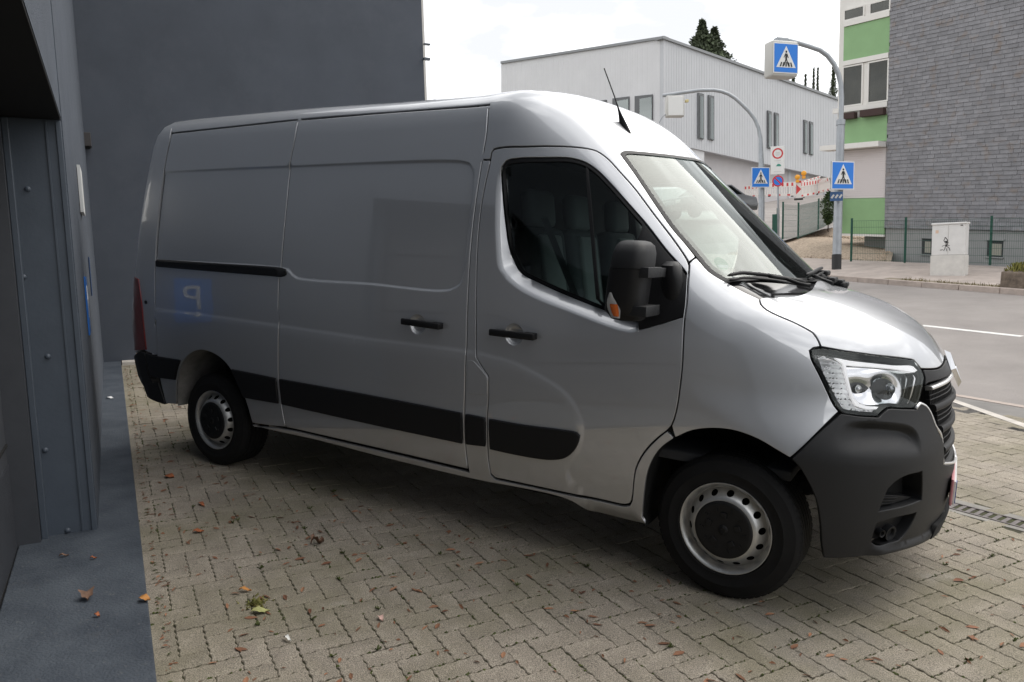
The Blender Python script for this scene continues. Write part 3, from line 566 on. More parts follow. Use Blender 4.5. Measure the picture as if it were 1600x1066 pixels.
hpoly('upper_wall', [(1037, 58), (1320, 158), (1320, 283), (1037, 222)], nr_, 0, .25, M_CLAD); hpoly('front_wall', [(1036.8, 58.2), (783, 98.2), (783, 420), (1033, 420)], nl_, 0, 5, M_CLADL)
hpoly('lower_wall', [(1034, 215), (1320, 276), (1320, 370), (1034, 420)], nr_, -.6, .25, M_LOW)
hpoly('roof_edge', [(1036, 56), (1322, 157), (1322, 160.5), (1036, 60)], nr_, .12, .5, M_TRIMG); hpoly('roof_edge', [(1038, 56), (782, 96), (782, 99.5), (1038, 60)], nl_, .12, .5, M_TRIMG)
rb1 = MB(); rb2 = MB()
for k in range(70):
    x = 1041+(1318-1041)*(k/70)**1.0; yt = 58+(x-1037)*.3533+3; yb_ = 222+(x-1037)*.2155-1; rb1.prism([hp((x, yt), nr_, .001), hp((x+.9, yt), nr_, .001), hp((x+.9, yb_), nr_, .001), hp((x, yb_), nr_, .001)], nr_*.010)
for k in range(64):
    x = 787+(1034-787)*k/64; yt = 98-(x-783)*.1575+3; rb2.prism([hp((x, yt), nl_, .001), hp((x+.8, yt), nl_, .001), hp((x+.8, 300), nl_, .001), hp((x, 300), nl_, .001)], nl_*.010)
rb1.build('cladding_ribs', M_CLAD, hall, fix=False, kind='stuff'); rb2.build('cladding_ribs', M_CLADL, hall, fix=False, kind='stuff')
def hwin(x0, x1, yt0, yt1, yb0, yb1, n_):
    o = hpoly('window', [(x0, yt0), (x1, yt1), (x1, yb1), (x0, yb0)], n_, .10, .09, M_HWIN); i = .28*(x1-x0); hpoly('pane', [(x0+i, yt0+4), (x1-.8, yt1+4), (x1-.8, yb1-1), (x0+i, yb0-1)], n_, .125, .02, M_HGL, o)
for w_ in ((1091.5, 1100, 145, 147, 216, 218), (1107.5, 1116, 148.3, 150.5, 217.6, 219.8), (1200, 1206, 172.6, 174.6, 231, 233), (1211, 1217.3, 175.6, 177.8, 233, 235), (1256.7, 1262, 187, 189, 239.5, 241), (1265.6, 1271, 189.6, 191.5, 241, 243)): hwin(*w_, nr_)
for w_ in ((932, 947, 158.5, 156, 215, 215), (956.7, 982.5, 154, 150.8, 215, 215), (991.5, 1019, 150.5, 147.5, 215, 215)): hwin(*w_, nl_)
for x in (1232, 1260, 1288): hpoly('pilaster', [(x, 262+(x-1232)*.2), (x+4, 262.8+(x-1232)*.2), (x+4, 330), (x, 330)], nr_, -.55, .1, M_CLAD)
# ------------------------------------------------------------------ trees behind the hall
TP = [((1097, 118), 36, 62, 6.6, 'tall dark conifer with a broad crown rising behind the hall roof', 5200, .5), ((1116, 122), 47, 63, 5.6, 'shorter conifer standing close beside the tall one behind the hall', 4600, .5),
      ((1239, 160), 106, 74, .95, 'conifer tip showing beside the illuminated crossing sign', 700, .3), ((1258, 165), 117, 76, .7, 'smallest slim conifer tip above the hall roof', 500, .25), ((1270.5, 170), 107, 78, .55, 'left one of the closely paired slim cypresses', 600, .25),
      ((1277, 172), 107.5, 79, .5, 'right one of the closely paired slim cypresses', 600, .25), ((1301, 180), 106, 72, 1.9, 'pointed conifer half hidden behind the curved lamp arm', 900, .3)]
for i, (q, yt, dp, rx, lb, n_, lf_) in enumerate(TP):
    b_ = at(q, dp); tp = at((q[0], yt), dp); b_ = b_*[1, 1, 0]+[0, 0, b_[2]-3]; bush('conifer', b_, rx, rx, tp[2]-b_[2], int(n_*3), M_CON1, 20+i, cone=True, leaf=lf_*.5, label=lb, cat='tree', group='conifers behind the hall')
# ------------------------------------------------------------------ crossing lights and signs
M_GALV = mat('galvanised', (.36, .38, .40), rough=.5, metal=.5, var=.1, vscale=6); M_BLK = mat('black_paint', (.02, .02, .02), rough=.6); M_BOXG = mat('lamp_box_grey', (.55, .54, .51), rough=.5)
def frame_at(P, yaw):                                       # sign axes: ex to the right seen from the front, n towards the viewer
    v = unit((P-CW)*[1, 1, 0]); r_ = np.array([v[1], -v[0], 0]); c, s = math.cos(math.radians(yaw)), math.sin(math.radians(yaw)); n_ = -v*c+r_*s; return np.array([-n_[1], n_[0], 0]), n_
def flat(m, P, ex, n_, pts, h, mi): m.prism([P+ex*x+ZU*y+n_*h for x, y in pts], n_*.004, mi)
def crossing_face(P, ex, n_, s, par, h=.006):
    m = MB(); k = s/2
    MB().prism([P+ex*x+ZU*y+n_*h for x, y in ((-k, -k), (k, -k), (k, k), (-k, k))], n_*.005).build('white_border', M_WHT, par)
    j = k*.93; MB().prism([P+ex*x+ZU*y+n_*(h+.006) for x, y in ((-j, -j), (j, -j), (j, j), (-j, j))], n_*.004).build('blue_field', M_SBL, par)
    MB().prism([P+ex*x*k+ZU*y*k+n_*(h+.011) for x, y in ((-.78, -.62), (.78, -.62), (0, .80))], n_*.004).build('white_triangle', M_WHT, par)
    b = MB(); hh = h+.016
    flat(b, P, ex, n_, [(k*(.0+.07*math.cos(a)), k*(.42+.08*math.sin(a))) for a in np.linspace(0, 6.28, 10, endpoint=False)], hh, 0)
    for poly in ([(-.09, .30), (.09, .30), (.06, -.08), (-.06, -.08)], [(-.05, -.05), (.04, -.05), (-.14, -.50), (-.22, -.50)], [(-.03, -.05), (.06, -.05), (.22, -.50), (.15, -.50)], [(-.08, .30), (-.05, .24), (-.17, .02), (-.20, .05)], [(.08, .30), (.05, .24), (.15, .0), (.19, .03)]): flat(b, P, ex, n_, [(x*k, y*k) for x, y in poly], hh, 0)
    for x0 in (-.52, -.30, -.06, .18, .40): flat(b, P, ex, n_, [((x0)*k, -.56*k), ((x0+.10)*k, -.56*k), ((x0*.8+.09)*k, -.28*k), ((x0*.8+.01)*k, -.28*k)], hh-.0045 if False else hh+.0045, 0)
    b.build('pictogram', M_BLK, par)
M_SBL = mat('crossing_blue', (.01, .20, .72), rough=.35)
def P18(q): return at(q, 18.0)
l1 = empty('crossing_light', Matrix.Translation(Vector(P18((1307, 421)))), label='tall grey curved crossing light standing on the far pavement by the gravel', cat='street light', group='curved lights over the crossing')
def keep(o, root): bpy.context.view_layer.update(); o.parent = root; o.matrix_parent_inverse = root.matrix_world.inverted(); return o
keep(MB().tube([P18(q) for q in ((1307, 421), (1309.5, 330), (1312, 250), (1314, 190))], [.105, .100, .096, .092], 14).build('pole', M_GALV, None, smooth=math.radians(40)), l1)
keep(MB().tube([P18(q) for q in ((1314, 190), (1315, 154.6), (1314, 132.6), (1310, 115.7), (1303.3, 100.5), (1293, 87), (1281.3, 78.6), (1264.5, 72.7), (1247.6, 67.6), (1234, 64.2), (1214, 61))], .058, 12).build('arm', M_GALV, None, smooth=math.radians(60)), l1)
keep(MB().tube([P18((1307, 421)), P18((1307.3, 398))], .112, 16).build('base_sleeve', M_BLK, None, smooth=math.radians(40)), l1); keep(MB().tube([P18((1313.6, 196)), P18((1314, 188))], .105, 16).build('collar', M_GALV, None, smooth=math.radians(40)), l1)
Pb = P18((1220, 94.5)); ex, n_ = frame_at(Pb, 37); Rb = np.array([ex, -n_, ZU]).T
bx = keep(MB().box(Pb, (.74, .36, .86), Rb).build('light_box', M_BOXG, None, bevel=.05, smooth=True), l1); 
for nm, s_, zz in (('hanger', .16, .47),): keep(MB().box(Pb+ZU*zz, (.34, .16, .12), Rb).build(nm, M_GALV, None, bevel=.02), l1)
sg = empty('crossing_face'); keep(sg, l1); crossing_face(Pb+n_*.183, ex, n_, .72, sg)
for c in list(sg.children): c.scale = (1, 1, 1)
l2d = 26.0; P26 = lambda q: at(q, l2d)
l2 = empty('crossing_light', Matrix.Translation(Vector(P26((1189, 380)))), label='farther curved crossing light whose pale box shows its back above the windscreen', cat='street light', group='curved lights over the crossing')
keep(MB().tube([P26(q) for q in ((1189, 380), (1190, 317), (1189.6, 260), (1188.4, 216), (1185, 200), (1179, 186), (1170, 174), (1160, 164), (1149, 154), (1138, 147), (1127, 143), (1115, 141), (1093, 141.3), (1059, 146), (1035, 149.5))], [.11, .105, .10, .07]+[.062]*11, 12).build('pole', M_GALV, None, smooth=math.radians(50)), l2)
Pc = P26((1054, 167)); ex2, n2_ = frame_at(Pc, 20); Rc = np.array([ex2, -n2_, ZU]).T; keep(MB().box(Pc, (.66, .28, .74), Rc).build('light_box', M_BOXG, None, bevel=.05, smooth=True), l2); keep(MB().box(Pc+n2_*.142, (.56, .012, .64), Rc).build('back_panel', M_WHT, None, bevel=.004), l2); keep(MB().box(P26((1073, 158)), (.12, .12, .10), Rc).build('side_lamp', mat('pale_yellow', (.7, .6, .3), rough=.4), None, bevel=.02), l2)
keep(MB().tube([P26((1041, 178)), P26((1034, 184)), P26((1030, 192))], .018, 6).build('cable', M_GALV, None), l2)
def sign(q, dep, yaw, s, label):
    P = at(q, dep); ex_, nn_ = frame_at(P, yaw); o = MB().box(P, (s, .03, s*1.0), np.array([ex_, -nn_, ZU]).T).build('crossing_sign', M_GALV, None, label=label, cat='road sign', group='square blue pedestrian crossing signs'); crossing_face(P+nn_*.012, ex_, nn_, s, o); MB().box(P-nn_*.06, (.10, .09, .06), np.array([ex_, -nn_, ZU]).T).build('bracket', M_GALV, o)
sign((1316, 274.5), 17.75, 42, .675, 'blue crossing sign on the near lamp pole in front of the green bay'); sign((1188, 277.5), 25.7, 30, .70, 'smaller blue crossing sign low on the farther curved light')
P = at((1307, 307), 17.8); ex_, nn_ = frame_at(P, 20); stp = MB().box(P, (.30, .02, .22), np.array([ex_, -nn_, ZU]).T).build('sticker_plate', mat('dark_blue_plate', (.03, .09, .22), rough=.5), None, label='small dark blue plate with pale marks below the near crossing sign', cat='plate')
for k in range(3): MB().box(P+ex_*(k-1)*.095+nn_*.012, (.045, .003, .10), np.array([ex_, -nn_, ZU]).T@np.array([[.8, 0, .6], [0, 1, 0], [-.6, 0, .8]])).build('pale_mark', M_BOXG, stp)
# post with zone and no-stopping signs
D3 = 23.5; pb = at((1216.5, 378), D3); sp = empty('sign_post', Matrix.Translation(Vector(pb)), label='thin grey post carrying the white zone sign and the round no stopping sign', cat='sign post'); keep(MB().tube([pb, at((1215, 228), D3)], .032, 10).build('post', M_GALV, None, smooth=True), sp)
ex3, n3 = frame_at(pb, 12); R3 = np.array([ex3, -n3, ZU]).T
def disc(P, r0_, r1_, h, mt, nm, par, nseg=28):
    m = MB(); A = np.linspace(0, 2*math.pi, nseg, endpoint=False)
    if r0_ <= 0: m.prism([P+ex3*r1_*math.cos(a)+ZU*r1_*math.sin(a)+n3*h for a in A], n3*.003)
    else:
        V = [P+ex3*r_*math.cos(a)+ZU*r_*math.sin(a)+n3*hh for hh in (h, h+.003) for r_ in (r0_, r1_) for a in A]; n_ = nseg; m.add(V, [(2*n_+i, 2*n_+(i+1) % n_, 3*n_+(i+1) % n_, 3*n_+i) for i in range(n_)]+[(n_+i, n_+(i+1) % n_, 3*n_+(i+1) % n_, 3*n_+i) for i in range(n_)])
    return m.build(nm, mt, par)
P = at((1215, 241.5), D3-.08); z1 = MB().box(P, (.44, .015, .52), R3).build('zone_sign', M_WHT, None, bevel=.004, label='white zone sign with a red ring at the top of the thin post', cat='road sign'); disc(P+ZU*.03, .125, .17, .009, M_RED, 'red_ring', z1)
for dz, w_ in ((.055, .13), (.015, .15), (-.02, .11), (-.20, .20)): MB().box(P+ZU*dz+n3*.0095, (w_, .003, .014), R3).build('grey_line', M_BOXG, z1)
P = at((1215, 263.5), D3-.08); z2 = MB().box(P, (.43, .015, .36), R3).build('supplementary_plate', M_WHT, None, bevel=.004, label='white plate with a small green badge below the zone sign', cat='road sign'); MB().prism([P+ex3*(x+.03)+ZU*(y+.07)+n3*.008 for x, y in ((-.08, 0), (.08, 0), (.06, .05), (.02, .075), (-.03, .075), (-.06, .04))], n3*.003).build('green_badge', mat('badge_green', (.05, .30, .22), rough=.5), z2); MB().box(P-ZU*.10+n3*.0095, (.24, .003, .012), R3).build('grey_line', M_BOXG, z2)
P = at((1215.5, 283), D3-.09); z3_ = disc(P, 0, .178, 0, M_RED, 'no_stopping_sign', None); z3_['label'] = 'round blue sign with red rim below the white plates'; z3_['category'] = 'road sign'
disc(P, 0, .135, .004, M_SBL, 'blue_disc', z3_); MB().prism([P+ex3*x+ZU*y+n3*.008 for x, y in ((-.115, .085), (-.085, .115), (.115, -.085), (.085, -.115))], n3*.003).build('red_bar', M_RED, z3_)
# ------------------------------------------------------------------ road works
M_ORG = mat('lamp_orange', (.85, .38, .03), rough=.35); M_REDB = mat('barrier_red', (.62, .05, .05), rough=.5); M_WB = mat('barrier_white', (.78, .74, .70), rough=.5)
def barrier(q0, q1, q2, q3, d0, d1, label, n=6):             # top left, top right, bottom right, bottom left
    A, B, Cc, D = at(q0, d0), at(q1, d1), at(q2, d1), at(q3, d0); root = empty('barrier', Matrix.Translation(Vector((D+Cc)/2)), label=label, cat='barrier', group='red and white road works barriers'); nb = unit(np.cross(B-A, D-A)); nb = nb if nb@(CW-A) > 0 else -nb
    def quad(u0, u1, v0_, v1_, h, mt, nm):
        f = lambda u, v: (A*(1-u)+B*u)*(1-v)+(D*(1-u)+Cc*u)*v+nb*h
        keep(MB().prism([f(u0, v0_), f(u1, v0_), f(u1, v1_), f(u0, v1_)], -nb*.04).build(nm, mt, None), root)
    quad(0, 1, 0, .34, 0, M_WB, 'top_board'); quad(0, 1, .82, 1, 0, M_WB, 'bottom_rail')
    for k in range(n): quad((k+.15)/n, (k+.55)/n, .05, .28, .006, M_REDB, 'red_block')
    for k in range(n*2): quad((k+.1)/(n*2), (k+.62)/(n*2), .341, .819, -.008, M_WB, 'bar')
    for u in (.06, .86): quad(u, u+.08, 1.0, 1.06, .12, M_BLK, 'foot')
    for k in range(n//2): quad((k*2+.3)/n, (k*2+.9)/n, .85, .97, .006, M_REDB, 'red_block')
barrier((1163, 291), (1197, 288), (1197, 307), (1163, 309), 47, 46, 'red and white barrier half hidden behind the farther light pole'); barrier((1198, 287), (1243, 284), (1243, 306.5), (1198, 307), 46, 45, 'red and white barrier behind the round no stopping sign')
barrier((1251, 284.5), (1277, 281), (1277, 303.5), (1251, 308.5), 44, 45, 'angled red and white barrier right of the arrow board'); barrier((1277.5, 280), (1294, 277), (1299, 297), (1277.5, 303), 45, 44, 'rightmost barrier turned towards the green bay'); barrier((1253, 283), (1282, 275), (1282, 281), (1253, 289), 50, 52, 'thin tilted barrier board behind the others', 5)
A = at((1248, 296), 43.5); exb, nb_ = frame_at(A, 0); Rb_ = np.array([exb, -nb_, ZU]).T; bc = empty('arrow_board', Matrix.Translation(Vector(at((1248, 310), 43.5))), label='narrow upright white board with a red arrow between the barriers', cat='beacon'); keep(MB().box(A, (.30, .03, 1.08), Rb_).build('board', M_WB, None), bc); keep(MB().prism([A+exb*x+ZU*y+nb_*.018 for x, y in ((-.14, .30), (.14, .0), (-.14, -.30))], nb_*.004).build('red_arrow', M_REDB, None), bc); keep(MB().prism([A+exb*x+ZU*y+nb_*.018 for x, y in ((-.1, .5), (.14, .5), (.14, .36), (-.1, .42))], nb_*.004).build('red_patch', M_REDB, None), bc); keep(MB().box(A-ZU*.58, (.5, .35, .10), Rb_).build('foot', M_BLK, None), bc)
for q, lb in (((1246, 277), 'orange warning lamp on the arrow board, lower left of the two'), ((1256, 271), 'orange warning lamp above the barriers, upper right of the two')):
    P = at(q, 43.3); wl = empty('warning_lamp', Matrix.Translation(Vector(P)), label=lb, cat='warning lamp', group='orange warning lamps on the barriers'); keep(MB().lathe([(0, .06), (.11, .05), (.15, .02), (.15, -.03), (0, -.05)], P, np.array([exb, ZU, nb_]).T, 18).build('lens', M_ORG, None, smooth=True), wl); keep(MB().box(P-ZU*.24, (.20, .12, .16), Rb_).build('battery_case', M_ORG, None, bevel=.02), wl)
# parked dark car behind the windscreen edge
cp = at((1108, 342), 33); exc, nc = frame_at(cp, 35); Rc_ = np.array([exc, -nc, ZU]).T; car = empty('parked_car', m4(Rc_, cp), label='dark parked car mostly hidden behind the windscreen edge, below the barriers', cat='car'); M_CARP = mat('dark_car_paint', (.05, .053, .058), rough=.25, coat=1); M_CARG = glass('car_glass', (.25, .3, .3), 1.5, .10)
prof = [(-2.0, .35), (-2.05, .65), (-1.95, .88), (-1.2, .98), (-.5, 1.42), (.6, 1.46), (1.35, 1.02), (1.95, .92), (2.05, .6), (2.0, .32)]
MB().prism([(x, -.85, z_) for x, z_ in prof], (0, 1.7, 0)).build('body', M_CARP, car, bevel=.06, smooth=math.radians(40))
for sx in (-1, 1): MB().prism([(x, sx*.856, z_) for x, z_ in ((-1.05, 1.0), (-.48, 1.36), (.55, 1.39), (1.15, 1.03))], (0, sx*.006, 0)).build('side_window', M_CARG, car)
MB().prism([(-1.14, -.7, 1.04), (-1.14, .7, 1.04), (-.58, .62, 1.40), (-.58, -.62, 1.40)], (-.01, 0, .008)).build('windscreen', M_CARG, car)
for xx in (-1.3, 1.3):
    for sy in (-.80, .80):
        wq = MB().lathe([(.0, .1), (.2, .1), (.31, .08), (.32, -.08), (.2, -.1), (0, -.1)], (xx, sy, .32), np.array([[1, 0, 0], [0, 0, 1], [0, -1, 0]]).T, 24).build('wheel', M_BLK, car, smooth=math.radians(40))
for sy in (-.6, .6): MB().box((-2.0, sy, .72), (.1, .34, .14)).build('headlight', M_BOXG, car, bevel=.03)
# ------------------------------------------------------------------ cabinet, fences, planter
cb = at((1453.2, 416.5), 19.2); hx = unit(e1*[1, 1, 0]); ny = np.array([-hx[1], hx[0], 0]); ny = ny if ny[1] > 0 else -ny; th_ = math.radians(14); hx2 = hx*math.cos(th_)+ny*math.sin(th_); ny2 = -hx*math.sin(th_)+ny*math.cos(th_)
cab_ = empty('utility_cabinet', m4(np.array([hx2, ny2, ZU]).T, cb), label='white street cabinet with black graffiti in front of the mesh fence', cat='cabinet'); M_CABW = mat('cabinet_white', (.76, .75, .73), rough=.5, var=.06, vscale=4); M_CABB = mat('cabinet_base', (.68, .66, .62), rough=.7, var=.1, vscale=5)
MB().box((.40, .18, .0), (.80, .36, .56)).build('base', M_CABB, cab_, bevel=.008); MB().box((.40, .18, .685), (.77, .33, .78)).build('body', M_CABW, cab_, bevel=.010); MB().box((.40, .18, 1.10), (.81, .38, .05)).build('lid', M_CABW, cab_, bevel=.015); MB().box((.40, .18, .288), (.75, .31, .014)).build('joint', M_BOXG, cab_); MB().box((.40, .012, .685), (.008, .006, .76)).build('door_gap', M_BOXG, cab_); MB().box((.70, .0005, 1.04), (.05, .012, .02)).build('lock', M_BLK, cab_)
gq = MB(); gz = random.Random(2)
def stroke(pts, w_):
    for (x0, y0), (x1, y1) in zip(pts[:-1], pts[1:]):
        d = np.array([x1-x0, y1-y0]); d = d/np.linalg.norm(d); p_ = np.array([-d[1], d[0]])*w_; gq.add([(x0-p_[0], .0105, y0-p_[1]), (x1-p_[0], .0105, y1-p_[1]), (x1+p_[0], .0105, y1+p_[1]), (x0+p_[0], .0105, y0+p_[1])], [(0, 1, 2, 3)])
stroke([(.33, .75), (.30, .66), (.36, .58), (.33, .46), (.30, .40)], .007); stroke([(.33, .75), (.40, .66), (.31, .63)], .009); stroke([(.40, .60), (.36, .52), (.43, .47), (.45, .40)], .008); stroke([(.26, .52), (.34, .55), (.44, .53)], .006); stroke([(.36, .46), (.38, .39)], .007); stroke([(.22, .42), (.28, .43)], .007)
gq.add([(.33, .0104, .66), (.39, .0104, .645), (.42, .0104, .60), (.36, .0104, .59)], [(0, 1, 2, 3)]); gq.build('graffiti', M_BLK, cab_, fix=False)
stk = MB().add([(.10, .0105, .86), (.17, .0105, .86), (.17, .0105, .94), (.10, .0105, .94)], [(0, 1, 2, 3)]); stk.build('sticker', mat('pale_orange_sticker', (.75, .55, .42), rough=.5), cab_, fix=False)
M_FEN = mat('fence_green', (.012, .075, .050), rough=.45)
def fence(name, pts, h, label, group):                       # pts: post feet (world)
    root = empty(name, Matrix.Translation(Vector(pts[0])), label=label, cat='fence', group=group)
    for p in pts:
        keep(MB().box(p+ZU*(h+.05)/2, (.06, .04, h+.05)).build('post', M_FEN, None), root); keep(MB().box(p+ZU*(h+.06), (.066, .046, .02)).build('post_cap', M_FEN, None), root)
    for A, B in zip(pts[:-1], pts[1:]):
        m = MB(); L = np.linalg.norm(B-A); n_ = int(L/.05); d = (B-A)/L; s_ = unit(np.cross(d, ZU))*.03
        for k in range(1, n_): p = A+d*L*k/n_+s_; m.box(p+ZU*h/2, (.005, .005, h-.04))
        for zz in np.arange(.06, h, .20): m.tube([A+s_*1.15+ZU*zz, B+s_*1.15+ZU*zz], .0042, 4, cap=False); m.tube([A+s_*.85+ZU*zz, B+s_*.85+ZU*zz], .0042, 4, cap=False)
        keep(m.build('wire_mesh', M_FEN, None, fix=False, kind='stuff'), root)
    return root
p1, p2 = at((1413.5, 411), 21.6), at((1546.5, 414.5), 19.95); dv = (p2-p1)
fence('mesh_fence', [p1-dv*.72, p1, p2, p2+dv], 1.27, 'green wire mesh fence along the slate clad house behind the white cabinet', 'green wire mesh fences')
fence('mesh_fence', [at((1223, 374), 26), at((1247, 373), 27), at((1278.5, 361), 30), at((1303, 352), 33)], 1.25, 'green wire mesh fence along the gravel up the side street', 'green wire mesh fences')
gpst = at((1212, 372), 26); gb_ = empty('green_post_box', Matrix.Translation(Vector(gpst)), label='dark green box on a post at the foot of the thin sign post', cat='box'); keep(MB().box(gpst+ZU*.45, (.22, .18, .78)).build('box_body', M_FEN, None, bevel=.01), gb_); keep(MB().box(gpst+ZU*.5+np.array([.07, 0, 0]), (.08, .08, 1.1)).build('post', M_FEN, None), gb_)
pp = at((1561, 452), 16.2); M_STONE = mat('trough_stone', (.17, .135, .105), rough=.95, var=.45, vscale=7, bump=1.0, bscale=25)
pr = empty('stone_trough', m4(np.array([fd, fn, np.cross(fd, fn)]).T, pp), label='rough stone planting trough on the verge by the kerb', cat='planter'); MB().box((.85, .25, .17), (1.7, .5, .46)).build('trough', M_STONE, pr, bevel=.03); MB().box((.85, .25, .402), (1.56, .36, .03)).build('soil', M_VERGE, pr)
py = MB(); 
for k in range(900):
    x, y = rg.uniform(.06, 1.64), rg.uniform(.05, .45); h = rg.uniform(.04, .20)*(.5+.8*abs(math.sin(x*4))); an = rg.uniform(0, 6.28); l = rg.uniform(.02, .09); py.add([(x-.01, y, .40), (x+.01, y, .40), (x+l*math.cos(an)+.012, y+l*math.sin(an), .40+h), (x+l*math.cos(an)-.012, y+l*math.sin(an), .40+h*.9)], [(0, 1, 2, 3)])
o = py.build('trough_plants', mat('yellow_green_leaves', (.22, .19, .04), rough=.8, rnd_amt=.4, col2=(.12, .14, .03), vscale=4), None, fix=False, label='yellow green plants growing in the stone trough', cat='plant'); o.matrix_world = pr.matrix_world.copy()
# ------------------------------------------------------------------ the van: one smooth envelope, panels cut out of it
class Tab:
    def __init__(s, xs, ys):
        s.x = np.array(xs, float); s.y = np.array(ys, float); h = np.diff(s.x); d = np.diff(s.y)/h
        m = np.zeros(len(xs)); m[0] = d[0]; m[-1] = d[-1]
        for i in range(1, len(xs)-1):
            m[i] = 0 if d[i-1]*d[i] <= 0 else 3*(h[i-1]+h[i])/((2*h[i]+h[i-1])/d[i-1]+(h[i]+2*h[i-1])/d[i])
        s.m = m; s.h = h
    def __call__(s, x):
        x = np.asarray(x, float); i = np.clip(np.searchsorted(s.x, x)-1, 0, len(s.h)-1); h = s.h[i]; t = (x-s.x[i])/h; c = np.clip(t, 0, 1)
        y = (2*c**3-3*c**2+1)*s.y[i]+(c**3-2*c**2+c)*h*s.m[i]+(-2*c**3+3*c**2)*s.y[i+1]+(c**3-c**2)*h*s.m[i+1]
        return y+np.where(t < 0, t*h*s.m[0], 0)+np.where(t > 1, (t-1)*h*s.m[-1], 0)
def smax(a, b, k): h = np.maximum(k-np.abs(a-b), 0)/k; return np.maximum(a, b)+h*h*k*.25
def smin(a, b, k): return -smax(-a, -b, k)
Wz = Tab([.1,.28,.45,.7,.95,1.1,1.45,1.8,2.1,2.35,2.47,2.8], [.95,.985,1.005,1.022,1.034,1.035,1.022,.992,.955,.912,.88,.77])
ZR = Tab([-5,-4.5,-4,-3,-1.9,-1.55,-1.35,-1.15,-.93,-.68,-.5], [2.43,2.44,2.455,2.455,2.44,2.44,2.447,2.445,2.40,2.31,2.21])
XR = Tab([.2,.35,.5,.65,1.4,2.1,2.4,2.6], [-4.44,-4.50,-4.58,-4.605,-4.535,-4.425,-4.385,-4.35])
HT = Tab([-.4,-.05,.1,.3,.5,.68,.783,.86], [1.54,1.475,1.445,1.405,1.337,1.235,1.135,1.0])
F0 = Tab([.1,.2,.3,.5,.65,.8,1.0,1.1,1.2,1.3,1.5], [.70,.765,.82,.853,.858,.848,.832,.808,.77,.70,.5])
def env(P):
    x, y, z = P[..., 0], np.abs(P[..., 1]), P[..., 2]
    side = y-(Wz(z)-.15*np.clip((z-1.15)/.93, 0, 1.3)**1.2*sst((x+1.30)/.62))
    roof = (z-ZR(x)+.05*y*y)*.97; rear = XR(z)-x
    ws = .675*(x+.43*y*y-.162)+.738*(z-1.46)
    hood = (z-HT(x)+(.2+.18*sst(x/.4))*y**4)*.95
    lo = sst((1.02-z)/.3)
    fr = (x-F0(z)+(.44-.14*lo)*y*y+(.35-.13*lo)*y**8)*.85
    b = smax(side, smin(hood, smax(ws, roof, .10), .02+.16*sst((y-.66)/.16)), .16+.05*sst((x+.3)/.3)-.04*sst((x+1.2)/.4)*sst((.05-x)/.2))
    return smax(smax(smax(b, rear, .10), fr, .12), .27-z, .03)
def grad(P):
    e = 1e-3; g = np.stack([env(P+np.eye(3)[i]*e)-env(P-np.eye(3)[i]*e) for i in range(3)], -1)
    return g/np.linalg.norm(g, axis=-1)[..., None]
class Cyl:
    def __init__(s, z0=1.4): s.z0 = z0
    def ray(s, q): q = np.asarray(q); f = q[:, 1]; return np.c_[q[:, 0], 0*f, 0*f+s.z0], np.c_[0*f, -np.cos(f), np.sin(f)]
    def to2(s, P): P = np.atleast_2d(P); return np.c_[P[:, 0], np.arctan2(P[:, 2]-s.z0, -P[:, 1])]
    def sym(s, q): return np.c_[q[:, 0], math.pi-q[:, 1]]
class Azi:
    def __init__(s, c, ax, rho=.9):
        s.c = np.array(c, float); s.a = np.array(ax, float)/np.linalg.norm(ax); s.rho = rho
        e = np.array([0, -1., 0])-s.a*(-s.a[1]); s.e1 = e/np.linalg.norm(e); s.e2 = np.cross(s.a, s.e1)
    def ray(s, q):
        q = np.asarray(q)/s.rho; r = np.linalg.norm(q, axis=1); k = np.where(r > 1e-9, np.sin(r)/np.maximum(r, 1e-9), 1)
        d = np.cos(r)[:, None]*s.a+(k*q[:, 0])[:, None]*s.e1+(k*q[:, 1])[:, None]*s.e2
        return np.broadcast_to(s.c, d.shape), d
    def to2(s, P):
        d = np.atleast_2d(P)-s.c; d = d/np.linalg.norm(d, axis=1)[:, None]; ca = np.clip(d@s.a, -1, 1); r = np.arccos(ca)
        t = np.c_[d@s.e1, d@s.e2]; l = np.maximum(np.linalg.norm(t, axis=1), 1e-9); return t/l[:, None]*(r*s.rho)[:, None]
    def sym(s, q): return np.c_[-q[:, 0], q[:, 1]]
def base(ch, q):
    O, D = ch.ray(q); lo = np.full(len(q), .02); hi = np.full(len(q), 4.0)
    for _ in range(34):
        m = (lo+hi)*.5; ins = env(O+m[:, None]*D) < 0; lo = np.where(ins, m, lo); hi = np.where(ins, hi, m)
    return O+((lo+hi)*.5)[:, None]*D
def pos(ch, q, off=0.0, disp=None):
    P = base(ch, q); n = grad(P); h = off+(disp(P) if disp is not None else 0)
    return P+n*(np.asarray(h)*np.ones(len(q)))[:, None], n
def posn(ch, q, off=0.0, disp=None):
    P, n = pos(ch, q, off, disp)
    if disp is None: return P, n
    e = 8e-4; a = pos(ch, q+[e, 0], off, disp)[0]-pos(ch, q-[e, 0], off, disp)[0]; b = pos(ch, q+[0, e], off, disp)[0]-pos(ch, q-[0, e], off, disp)[0]
    m = np.cross(a, b); m /= np.linalg.norm(m, axis=1)[:, None]+1e-12; m *= np.sign((m*n).sum(1))[:, None]
    return P, m
